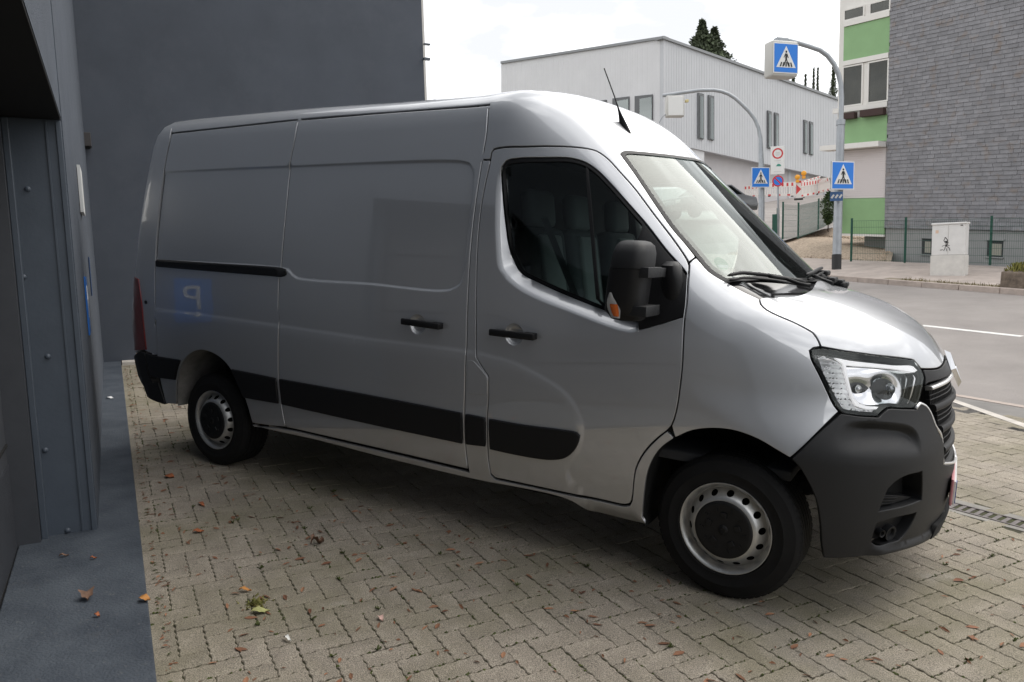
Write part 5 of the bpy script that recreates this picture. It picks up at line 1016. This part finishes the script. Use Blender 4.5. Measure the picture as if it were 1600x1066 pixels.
m = MB(); m.tube([np.array(p)+[0, 0, 0] for p in resample(np.array(frm), .02, False)], .007, 8); m.tube([np.array(p)*[1, -1, 1] for p in resample(np.array(frm), .02, False)], .007, 8); m.build('grille_surround', SATIN, van, smooth=True)
c = base(NOSE, NOSE.to2([(.83, 0, 1.062)]))[0]; nn = grad(c[None])[0]; ev = np.cross([0, 1, 0], nn); ev = ev if ev[2] > 0 else -ev
m = MB()
for sgn in (1,):
    O = [(0, .098), (.058, 0), (0, -.098), (-.058, 0)]; I = [(0, .055), (.028, 0), (0, -.055), (-.028, 0)]
    pt = lambda a, b, h: c+np.array([0, 1, 0])*a+ev*b+nn*h
    for i in range(4):
        j = (i+1) % 4; A, B, Cc, D = O[i], O[j], I[j], I[i]; M1 = tuple((A[k]+D[k])/2 for k in (0, 1)); M2 = tuple((B[k]+Cc[k])/2 for k in (0, 1))
        m.add([pt(*A, .004), pt(*B, .004), pt(*M2, .026), pt(*M1, .026), pt(*Cc, .006), pt(*D, .006)], [(0, 1, 2, 3), (3, 2, 4, 5)])
m.build('diamond_badge', CHROME, van)
plc = base(NOSE, NOSE.to2([(.85, 0, .50)]))[0]+np.array([.022, 0, 0])
pl = MB().box(plc, (.012, .52, .112)).build('number_plate', mat('plate_white', (.75, .75, .74), rough=.35), van, bevel=.004)
MB().box(plc+[.0075, -.236, 0], (.003, .042, .104)).build('plate_country_band', mat('plate_blue', (.01, .05, .35), rough=.35), pl)
MB().box(plc+[-.010, 0, 0], (.012, .535, .130)).build('plate_holder', mat('plate_holder_pink', (.60, .26, .28), rough=.5), pl, bevel=.004)
lowg = [(.84, 0, .36), (.84, -.18, .36), (.80, -.40, .365), (.79, -.42, .30), (.82, -.2, .285), (.83, 0, .285)]
panel('lower_grille', bmp, NOSE, lowg, DARK, sym=True, off=.034, gap=0, r=.002, depth=.02)
HL = tHLt+tHLr[1:]+tHLo[::-1][1:-1]
for k in (1, -1):
    def T(px, off=0): return [(p[0], p[1]*k, p[2]) for p in trace(px, off)]
    H = [(p[0], p[1]*k, p[2]) for p in HL]
    lens = panel('headlight', van, NOSE, H, GLS_L, off=.001, gap=.003, r=.003, depth=.02, grid=.03)
    panel('lamp_housing', lens, NOSE, H, GLOSSB, off=-.028, gap=.002, r=.002, depth=-.02, grid=.03)
    panel('ribbed_trim', lens, NOSE, T(z('r6', (178,170),(240,150),(330,190),(415,232),(432,330),(470,450),(510,590),(545,640),(610,668),(745,668),(715,703),(560,698),(430,668),(385,610),(250,360))), SATIN, off=-.012, gap=0, r=.002, depth=.014, grid=.0055,
          disp=lambda P: -.009*(P[:, 2]/.022-np.floor(P[:, 2]/.022)), step=.008)
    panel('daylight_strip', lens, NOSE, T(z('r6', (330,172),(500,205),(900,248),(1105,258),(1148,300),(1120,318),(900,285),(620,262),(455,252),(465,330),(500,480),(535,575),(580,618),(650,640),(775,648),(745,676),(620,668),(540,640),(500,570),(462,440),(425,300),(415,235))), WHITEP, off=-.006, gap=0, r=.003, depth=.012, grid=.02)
    panel('lamp_bowl', lens, NOSE, T(z('r6', (455,262),(620,268),(900,292),(1120,322),(1165,380),(1125,560),(1080,640),(830,632),(650,632),(585,608),(540,560),(500,450),(470,330))), CHROME, off=-.022, gap=0, r=.002, depth=.01, grid=.008, step=.010,
          disp=lambda P, k=k, c0=trace(z('r6', (860,480)))[0][[1, 2]], c1=trace(z('r6', (580,470)))[0][[1, 2]]: -.016*np.exp(-((np.c_[P[:, 1]*k, P[:, 2]]-c0)**2).sum(1)/.0022)-.010*np.exp(-((np.c_[P[:, 1]*k, P[:, 2]]-c1)**2).sum(1)/.0012))
    cc = np.array(T(z('r6', (860,480)), -.034)[0]); gg = grad(cc[None])[0]; e = np.cross(gg, [0, 0, 1]); e /= np.linalg.norm(e)
    MB().lathe([(0, .022), (.012, .020), (.022, .012), (.027, 0), (.030, 0), (.030, -.02)], cc, np.array([e, np.cross(gg, e), gg]).T, 28).build('projector', mat('projector_glass', (.25, .26, .27), rough=.05, metal=.8), lens, smooth=True)
    MB().lathe([(0, .012), (.012, .010), (.018, .0)], np.array(T(z('r6', (560,480)), -.028)[0]), np.array([e, np.cross(gg, e), gg]).T, 20).build('indicator_bulb', SATIN, lens, smooth=True)
# ---- rear corner
for k in (1, -1):
    R_ = Azi((-3.9, 0, 1.0), (-.55, -k, -.05)) ; mk = lambda T: [(p[0], p[1]*k, p[2]) for p in T]
    e1 = trace([(218,436),(222.5,470),(226,510),(230,547)])
    panel('tail_light', van, R_, mk(yz(e1))+mk([(-4.61, -.82, e1[3][2]), (-4.57, -.83, 1.0), (-4.54, -.84, e1[0][2])]), REDP, off=.008, gap=0, r=.006, depth=.02)
    panel('rear_bumper', van, R_, mk(yz(trace(z('rb', (108,575),(150,592),(165,690),(185,770),(215,835),(258,828),(285,910),(318,1012),(322,1030),(240,1003),(165,972)))))+mk([(-4.57, -.8, .33), (-4.57, -.5, .33), (-4.60, -.5, .63), (-4.60, -.85, .63)]), PLAST, off=.012, gap=0, r=.008, depth=.06)
    MB().box((-4.535, -.72*k, 1.62), (.05, .05, .11)).build('door_hinge', PLAST, van, bevel=.01)
rd = MB(); rd.box((-4.47, 0, 1.30), (.05, 1.4, 1.5)); rd.build('rear_doors', PAINT, van)
# ---- wheel arches, floor, underside
for T, xm, matl, dd in ((tARF, 0, DARK, .40), (tARR, -3.7, LINER, .42)):
    for k in (1, -1):
        P = resample(np.array(T), .03, False); c = P.mean(0)
        g = np.array([p+(p-c)/np.linalg.norm(p-c)*.012*np.array([1, 0, 1]) for p in P]); g[:, 1] = P[:, 1]+.012
        V = []; F = []
        for p in g: V += [p*[1, k, 1], (p+[0, dd, 0])*[1, k, 1]]
        n = len(g); F = [(2*i, 2*i+1, 2*i+3, 2*i+2) for i in range(n-1)]
        mb = MB(); mb.add(V, F); mb.build('wheel_arch', matl, van, smooth=True, fix=False)
        mb = MB(); mb.add([(p+[0, dd-.01, 0])*[1, k, 1] for p in g], [tuple(range(n))]); mb.build('wheel_arch_wall', DARK, van)
mb = MB(); mb.box((-1.85, 0, .36), (2.9, 1.86, .10)); mb.box((-4.2, 0, .38), (.6, 1.7, .1)); mb.box((-3.0, 0, .6), (3.0, 1.1, .4)); mb.build('underbody', DARK, van)
# ---- wheels
def make_wheel():
    wh = empty('wheel')
    I = np.eye(3)
    tp = [(.205,-.03),(.222,.004),(.228,.012),(.236,.010),(.252,.014),(.27,.017),(.274,.0185),(.278,.016),(.295,.012),(.315,.004),(.322,.0025),(.330,-.006),(.338,-.016),(.3435,-.030)]
    for a in np.linspace(-.038, -.178, 5): tp += [(.345, a+.008), (.345, a-.010), (.337, a-.012), (.337, a-.018), (.345, a-.020)]
    tp += [(.343,-.205),(.325,-.222),(.25,-.235),(.205,-.21)]
    MB().lathe(tp, (0, 0, 0), I, 96).build('tyre', RUBB, wh, smooth=math.radians(32))
    lugs = MB()
    for i in range(64):
        for h0, h1, sk in ((-.012, -.036, .0), (-.176, -.208, .0)):
            a = 2*math.pi*i/64
            def pt(r_, h, da): return (r_*math.cos(a+da), r_*math.sin(a+da), h)
            w2 = .033; r0 = .3445
            lugs.add([pt(r0-.010 if h0 > -.1 else r0, h0, -w2), pt(r0-.010 if h0 > -.1 else r0, h0, w2), pt(r0+.0015, (h0+h1)/2, w2), pt(r0+.0015, (h0+h1)/2, -w2), pt(r0+.0015, h1, w2), pt(r0+.0015, h1, -w2)], [(0, 1, 2, 3), (3, 2, 4, 5)])
    lugs.build('tread_blocks', RUBB, wh, kind='stuff')
    rp = [(.190,-.05),(.193,-.03),(.200,-.012),(.206,-.004),(.2155,.006),(.2195,.008),(.2205,.002),(.216,-.02)]
    MB().lathe(rp, (0, 0, 0), I, 72).build('rim', RIMM, wh, smooth=True)
    prof = Tab([.125,.138,.150,.160,.172,.182,.192,.20], [.018,.020,.015,.005,-.012,-.026,-.036,-.036])
    outer = np.array([(.196*math.cos(a), .196*math.sin(a)) for a in np.linspace(0, 2*math.pi, 72, endpoint=False)])
    inner = np.array([(.125*math.cos(a), .125*math.sin(a)) for a in np.linspace(0, 2*math.pi, 60, endpoint=False)])
    hl = []
    for i in range(14):
        a0 = 2*math.pi*(i+.3)/14; hl.append(np.array([(.171*math.cos(a0)+.0125*math.cos(t)*math.cos(a0)-.0165*math.sin(t)*math.sin(a0), .171*math.sin(a0)+.0125*math.cos(t)*math.sin(a0)+.0165*math.sin(t)*math.cos(a0)) for t in np.linspace(0, 2*math.pi, 16, endpoint=False)]))
    pts = np.array([(r_*math.cos(a), r_*math.sin(a)) for r_ in (.132, .138, .144, .15, .156, .163, .171, .18, .187) for a in np.linspace(0, 2*math.pi, 84, endpoint=False)])
    k = np.ones(len(pts), bool)
    for h in hl: k &= sdist(pts, h) < -.002
    v2, F = cdt([outer, inner]+hl, pts[k]); rr = np.linalg.norm(v2, axis=1); V = np.c_[v2, prof(rr)]
    sl = (prof(rr+1e-4)-prof(rr-1e-4))/2e-4; Nn = np.c_[-sl*v2[:, 0]/rr, -sl*v2[:, 1]/rr, np.ones(len(rr))]; Nn /= np.linalg.norm(Nn, axis=1)[:, None]
    raw_mesh('rim_disc', V, Nn, [f if np.cross(V[f[1]]-V[f[0]], V[f[2]]-V[f[0]])[2] > 0 else f[::-1] for f in F], RIMM, wh)
    for h in hl: pass
    MB().lathe([(0, -.075), (.2, -.075)], (0, 0, 0), I, 40).build('brake_drum', DARK, wh)
    MB().lathe([(0, .030), (.020, .030), (.024, .026), (.055, .027), (.085, .026), (.120, .030), (.131, .029), (.137, .024), (.139, .014)], (0, 0, 0), I, 64).build('hub_cap', PLAST, wh, smooth=math.radians(35))
    for i in range(5):
        a = 2*math.pi*i/5+.3
        R_ = np.array([[math.cos(a), -math.sin(a), 0], [math.sin(a), math.cos(a), 0], [0, 0, 1]])
        MB().box(R_@np.array([.072, 0, .029]), (.028, .030, .010), R_).build('cap_nut_cover', PLAST, wh, bevel=.003)
        for s in (-1, 1): MB().box(R_@np.array([.096, .034*s, .029]), (.022, .006, .008), R_).build('cap_rib', PLAST, wh)
    dm = MB(); O = [(0, .030), (.021, .008), (.021, -.008), (0, -.030), (-.021, -.008), (-.021, .008)]; Iq = [(a*.55, b*.55) for a, b in O]
    for i in range(6):
        j = (i+1) % 6; dm.add([(*O[i], .030), (*O[j], .030), (*Iq[j], .0345), (*Iq[i], .0345), (*Iq[j], .030), (*Iq[i], .030)], [(0, 1, 2, 3), (3, 2, 4, 5)])
    dm.build('cap_badge', PLAST, wh)
    return wh
wheel0 = make_wheel(); ST = -.0588
def place_wheel(o, x, y, st, k=1):
    xa = np.array([math.cos(st), math.sin(st), 0]); za = np.array([0, 0, 1.]); ax = np.cross(xa, za)
    if k < 0: xa = -xa; ax = -ax
    o.parent = van; o.matrix_basis = m4(BM.T@np.array([xa, za, ax]).T*.976, BM.T@np.array([x, y*k, .341]))
spots = [(0, -.965, ST, 1), (-3.682, -.955, 0, 1), (0, -.965, ST, -1), (-3.682, -.955, 0, -1)]
for i, s in enumerate(spots): place_wheel(wheel0 if i == 0 else copy_tree(wheel0, van), *s)
# ---- wing mirror
mc = bray((986, 437), -1.17)
def loft(secs, n=28, e=3.2):                                 # secs: (z, cx, cy, hx, hy)
    V = []; F = []
    for zz, cx, cy, hx, hy in secs:
        for k in range(n):
            a = 2*math.pi*k/n; ca, sa = math.cos(a), math.sin(a)
            V.append((cx+hx*math.copysign(abs(ca)**(2/e), ca), cy+hy*math.copysign(abs(sa)**(2/e), sa), zz))
    for i in range(len(secs)-1): F += [(i*n+k, i*n+(k+1) % n, (i+1)*n+(k+1) % n, (i+1)*n+k) for k in range(n)]
    F += [tuple(range(n-1, -1, -1)), tuple((len(secs)-1)*n+k for k in range(n))]; return V, F
X, Y, Z = mc; zt = bray((1000, 376), -1.17)[2]; zb = bray((985, 501), -1.17)[2]; H = zt-zb
S = [(zb, X+.0, Y+.02, .045, .06), (zb+.008, X-.008, Y+.012, .066, .080), (zb+.05*H/.4, X-.018, Y+.004, .084, .095), (zb+.3*H, X-.013, Y, .085, .103), (zb+.62*H, X-.002, Y, .083, .110), (zb+.655*H, X, Y, .083, .111)]
mb = MB(); mb.add(*loft(S)); mir = mb.build('wing_mirror', PLAST, van, smooth=math.radians(50))
S = [(zb+.66*H, X+.003, Y, .084, .112), (zb+.72*H, X+.006, Y, .084, .113), (zb+.85*H, X+.010, Y+.003, .081, .110), (zb+.94*H, X+.010, Y+.01, .072, .098), (zb+.985*H, X+.008, Y+.014, .055, .078), (zt, X+.006, Y+.016, .035, .05)]
mb = MB(); mb.add(*loft(S)); mb.build('mirror_cap', PLASTG, mir, smooth=math.radians(50))
sx = SAIL[2]; yb = -.93
for zz, px in ((bray((1020, 425), -1.1)[2], (1043, 425)), (bray((1020, 484), -1.1)[2], (1034, 482))):
    e0 = bray(px, -1.0); m = MB(); pth = [(X+.085, Y-.02, zz), (X+.10, Y+.05, zz), (e0[0]-.02, -1.02, zz-.004), (e0[0], -.94, zz-.008)]
    d0 = [np.array(p) for p in pth]; V = []; F = []
    for p in d0: V += [p+[0, -.02, -.021], p+[.012, .02, -.021], p+[.012, .02, .021], p+[0, -.02, .021]]
    F = [(4*i+a, 4*i+(a+1) % 4, 4*i+4+(a+1) % 4, 4*i+4+a) for i in range(3) for a in range(4)]+[(3, 2, 1, 0), (12, 13, 14, 15)]
    m.add(V, F); m.box((X+.06, Y+.0, zz), (.10, .16, .045)); m.build('mirror_arm', PLASTG, mir, bevel=.007, smooth=True)
bs = bray((1052, 445), -.99); mb = MB(); mb.add(*loft([(bs[2]-.15, bs[0]-.01, -.93, .03, .03), (bs[2]-.10, bs[0]-.008, -.945, .045, .045), (bs[2]+.02, bs[0]-.015, -.955, .052, .052), (bs[2]+.085, bs[0]-.028, -.95, .045, .045), (bs[2]+.105, bs[0]-.034, -.93, .025, .025)], 24, 2.4)); mb.build('mirror_foot', PLAST, mir, smooth=math.radians(50))
i0, i1 = bray((951, 456), Y-.07), bray((973, 497), Y-.06)
def ind(zf0, zf1, mt, nm, sc_=1.0):
    m = MB(); n = 8; V = []
    za, zb_ = i0[2]+(i1[2]-i0[2])*zf0, i0[2]+(i1[2]-i0[2])*zf1
    zs = np.linspace(za, zb_, n); F = []
    for zz in zs:
        t = (i0[2]-zz)/(i0[2]-i1[2]); wd = .005+.034*math.sin(min(1, t*1.05)*math.pi*.80)
        xc = X-.048+.026*t; yc = Y-.098+.014*t
        for a in np.linspace(-.9, .9, 6): V.append((xc+sc_*wd*math.sin(a)-.004, yc-.012*math.cos(a)+.004, zz))
    F = [(i*6+k, i*6+k+1, (i+1)*6+k+1, (i+1)*6+k) for i in range(n-1) for k in range(5)]
    m.add(V, F); return m.build(nm, mt, mir, smooth=True, fix=False)
ind(0, 1, CLEARP, 'indicator_lens'); o_ = ind(.45, .93, AMBER, 'indicator', .62); o_.location = (.006, -.006, 0)
# ---- antenna, wipers, sticker
a0 = trace([(976, 199)])[0]; a1 = bray((966, 169), a0[1]); tip = bray((944, 107), a0[1]); d_ = a1-a0
fw = np.array([.034, 0, -.016]); sd_ = np.array([0, .012, 0]); V = []
for t, k in ((-.15, 1.0), (.25, .72), (.7, .34), (1.0, .2)):
    c_ = a0+d_*t
    for a in np.linspace(0, 2*math.pi, 12, endpoint=False): V.append(c_+fw*k*math.cos(a)+sd_*k*math.sin(a))
an = MB().add(V, [(12*i+k, 12*i+(k+1) % 12, 12*i+12+(k+1) % 12, 12*i+12+k) for i in range(3) for k in range(12)]+[tuple(range(36, 48))]); ant = an.build('antenna', PLAST, van, smooth=True)
MB().tube([a1-d_*.1, a1+(tip-a1)*.3+[.002, 0, 0], tip], [.005, .0035, .003], 8).build('antenna_rod', PLAST, ant)
def onws(px, off): P = trace(px); return P+grad(P)*off
for A, nm in ((z('cw', (750,250),(830,236),(930,236),(1050,250),(1160,272),(1270,297)), 'wiper'), (z('cw', (1265,242),(1310,225),(1345,205),(1375,192)), 'wiper')):
    m = MB(); P = resample(onws(A, .03), .03, False); m.tube(P, [.004]+[.009]*(len(P)-2)+[.004], 8); P2 = P-[0, 0, .022]+[.012, 0, 0]; m.tube(P2, .006, 6); wp = m.build(nm, PLAST, van, smooth=True)
    if len(A) == 6:
        Q = resample(onws(z('cw', (1000,268),(1130,300),(1220,338),(1300,356)), .05), .03, False); MB().tube(Q, [.009]*(len(Q)-1)+[.014], 8).build('wiper_arm', PLAST, wp, smooth=True)
    else:
        Q = resample(onws(z('cw', (1300,262),(1380,300),(1455,330)), .045), .03, False); MB().tube(Q, .010, 8).build('wiper_arm', PLAST, wp, smooth=True)
cv = trace(z('cw', (1380,290)))[0]; vc = MB()
for (px, py), s in (((1400,215), .05), ((1440,260), .06), ((1500,275), .05), ((1540,292), .04)): P = trace(z('cw', (px, py)))[0]; vc.box(P+[.0, 0, .012], (s*1.6, s*2.2, .03))
vc.build('cowl_trim', PLAST, van, bevel=.01, smooth=True)
Q = trace(z('cw', (1372,222),(1420,246),(1470,268),(1520,286),(1552,300))); MB().tube(resample(Q+[0, 0, .004], .03, False), .022, 8).build('cowl_edge', PLAST, van, smooth=True)
sc = trace(z('cw', (730, 130)))[0]; nn = grad(sc[None])[0]; e = np.cross(nn, [0, 0, 1]); e /= np.linalg.norm(e); f2 = np.cross(nn, e); f2 = f2 if f2[2] > 0 else -f2
st = MB(); st.add([sc-nn*.010+e*(.040*math.cos(a))+f2*(.040*math.sin(a)) for a in np.linspace(0, 2*math.pi, 28, endpoint=False)], [tuple(range(28))]); st.build('emission_sticker', mat('sticker_green', (.06, .42, .20), rough=.5), wsl)
st = MB(); st.add([sc-nn*.0085+e*a+f2*b for a, b in ((-.030, -.026), (.030, -.026), (.034, -.008), (-.034, -.008))], [(0, 1, 2, 3)]); st.build('sticker_field', mat('sticker_white', (.8, .82, .8), rough=.5), wsl)
# ---- cab interior
def ibox(nm, c, s, m, bv=.03, R=None): return MB().box(c, s, R).build(nm, m, van, bevel=bv, smooth=True)
tl = lambda a: np.array([[math.cos(a), 0, math.sin(a)], [0, 1, 0], [-math.sin(a), 0, math.cos(a)]])
ibox('bulkhead', (-1.47, 0, 1.35), (.04, 1.76, 1.95), LINING, .01)
ibox('cab_floor', (-.55, 0, .62), (1.6, 1.8, .05), LINING, .01)
ibox('headlining', (-1.12, 0, 2.10), (.62, 1.30, .03), LINING, .01)
ibox('dashboard', (-.18, 0, 1.15), (.50, 1.70, .36), LINING, .08)
ibox('dashboard_top', (-.10, 0, 1.345), (.34, 1.50, .06), LINING, .025)
for y, wd in ((-.55, .46), (-.06, .42), (.55, .50)):
    s = ibox('seat', (-.95, y, .95), (.52, wd, .20), SEATM, .05)
    b = MB().box((-1.24, y, 1.35), (.14, wd, .70), tl(-.16)).build('backrest', SEATM, s, bevel=.05, smooth=True)
    MB().box((-1.175, y, 1.38), (.05, wd*.55, .56), tl(-.16)).build('backrest_centre', SEATG, s, bevel=.02, smooth=True)
    MB().box((-1.29, y, 1.80), (.10, .27, .22), tl(-.12)).build('headrest', SEATG, s, bevel=.04, smooth=True)
m = MB(); bt = [(bray((850, 340), -.80)), bray((868, 385), -.70), bray((890, 440), -.62), bray((912, 490), -.58)]
for i in range(3): a, b = np.array(bt[i]), np.array(bt[i+1]); m.add([a+[-.022, 0, 0], a+[.022, 0, 0], b+[.022, 0, 0], b+[-.022, 0, 0]], [(0, 1, 2, 3)])
m.build('seat_belt', BELTM, van)
sw = MB(); ctr = np.array([-.50, .52, 1.28]); R_ = tl(-.55); sw.tube([ctr+R_@np.array([.19*math.cos(a), .19*math.sin(a), 0]) for a in np.linspace(0, 2*math.pi, 33)], .015, 8, cap=False)
for a in (0, 2.1, 4.2): sw.tube([ctr, ctr+R_@np.array([.19*math.cos(a), .19*math.sin(a), 0])], .014, 6)
sw.tube([ctr, ctr+R_@np.array([0, 0, -.25])+[.1, 0, 0]], .03, 8); sw.build('steering_wheel', PLAST, van, smooth=True)
c = trace([(1085, 305)])[0]; ibox('rear_view_mirror', (-.50, 0, 1.98), (.03, .22, .07), PLAST, .012)
# ------------------------------------------------------------------ single fallen leaves and scraps
def leaf(q, L, w_, ang, mt, label, cat='leaf', group='single fallen leaves', z0=GZ, curl=.012):
    P = ground(q, z0); m = MB(); c, s = math.cos(ang), math.sin(ang); n = 9; V = []; F = []
    for i in range(n):
        t = i/(n-1); hw = w_*math.sin(math.pi*t**.85)*(1+.12*math.sin(t*19)) if 0 < i < n-1 else .001
        zc = .004+curl*4*t*(1-t)*(.4+.6*math.sin(t*5+ang))
        for k in (-1, 0, 1): x, y = (t-.5)*L, k*hw; V.append((x*c-y*s, x*s+y*c, zc+abs(k)*curl*.6*(1 if i % 2 else .6)))
    F = [(3*i+k, 3*i+k+1, 3*i+4+k, 3*i+3+k) for i in range(n-1) for k in (0, 1)]
    o = m.add(V, F).build('fallen_leaf', mt, None, smooth=True, fix=False, label=label, cat=cat, group=group); o.matrix_world = m4(RW, RW@P)
    return o
LY = mat('leaf_orange', (.55, .24, .06), rough=.7, var=.3, vscale=40); LB = mat('leaf_brown', (.20, .115, .075), rough=.8, var=.3, vscale=40); LG = mat('leaf_yellow_green', (.42, .42, .17), rough=.7, var=.2, vscale=40); LR = mat('leaf_rust', (.38, .12, .045), rough=.75, var=.3, vscale=40)
leaf((226, 938), .060, .019, .3, LY, 'orange leaf lying across the edge of the dark ledge', z0=.040); leaf((136, 936), .070, .030, -.4, LB, 'curled brown leaf in the middle of the dark ledge', z0=.036, curl=.03); leaf((407, 957), .082, .022, .7, LG, 'pale yellow green leaf beside the weed patch in the paving')
leaf((383, 924), .062, .012, .5, LY, 'thin pale orange leaf just above the yellow green leaf'); leaf((496, 850), .075, .028, 1.2, LB, 'dark brown curled leaf standing on the paving under the sill', curl=.05); leaf((265, 746), .080, .030, .2, LR, 'rusty leaf behind the rear wheel near the ledge')
leaf((315, 790), .085, .012, -.2, LR, 'long rust coloured stalk leaf in front of the rear wheel'); leaf((310, 832), .060, .022, .8, LR, 'rust coloured leaf by the pale stain on the paving'); leaf((595, 969), .045, .012, -.5, mat('scrap_pink', (.65, .42, .36), rough=.6), 'pink and white scrap of paper on the paving', 'scrap', 'small paper scraps')
leaf((449, 1001), .05, .008, -.1, mat('scrap_white', (.75, .74, .7), rough=.6), 'small white scrap of paper lying near the photo bottom', 'scrap', 'small paper scraps'); leaf((172, 623), .10, .022, .2, mat('scrap_white2', (.8, .8, .8), rough=.6), 'white scrap of paper lying far back on the dark ledge', 'scrap', 'small paper scraps', z0=.036)
leaf((146, 874), .03, .008, 1.0, LR, 'small rust leaf crumb on the ledge near the steel jamb', z0=.036); leaf((152, 964), .03, .009, .2, LR, 'small red brown leaf piece below the curled brown one on the ledge', z0=.036); leaf((100, 870), .045, .008, .9, LB, 'brown leaf piece tucked against the foot of the steel jamb', z0=.036)
wp = ground((400, 945)); wm = MB()
for k in range(140):
    an = rg.uniform(0, 6.28); r_ = abs(rg.gauss(0, .035)); c = np.array([r_*math.cos(an), r_*math.sin(an)*.7]); l = rg.uniform(.006, .02); a2 = rg.uniform(0, 6.28); e = np.array([math.cos(a2), math.sin(a2)])*l; f = np.array([-e[1], e[0]])*.3
    wm.add([(*(c-f), .004), (*(c+f), .004), (*(c+e+f*.4), .004+rg.uniform(.004, .02)), (*(c+e-f*.4), .008)], [(0, 1, 2, 3)])
o = wm.build('weed_tuft', mat('weed_leaf', (.13, .15, .03), rough=.8, rnd_amt=.4, col2=(.24, .20, .06), vscale=30), None, fix=False, kind='stuff'); o.matrix_world = m4(RW, RW@wp)
bpy.context.view_layer.update()
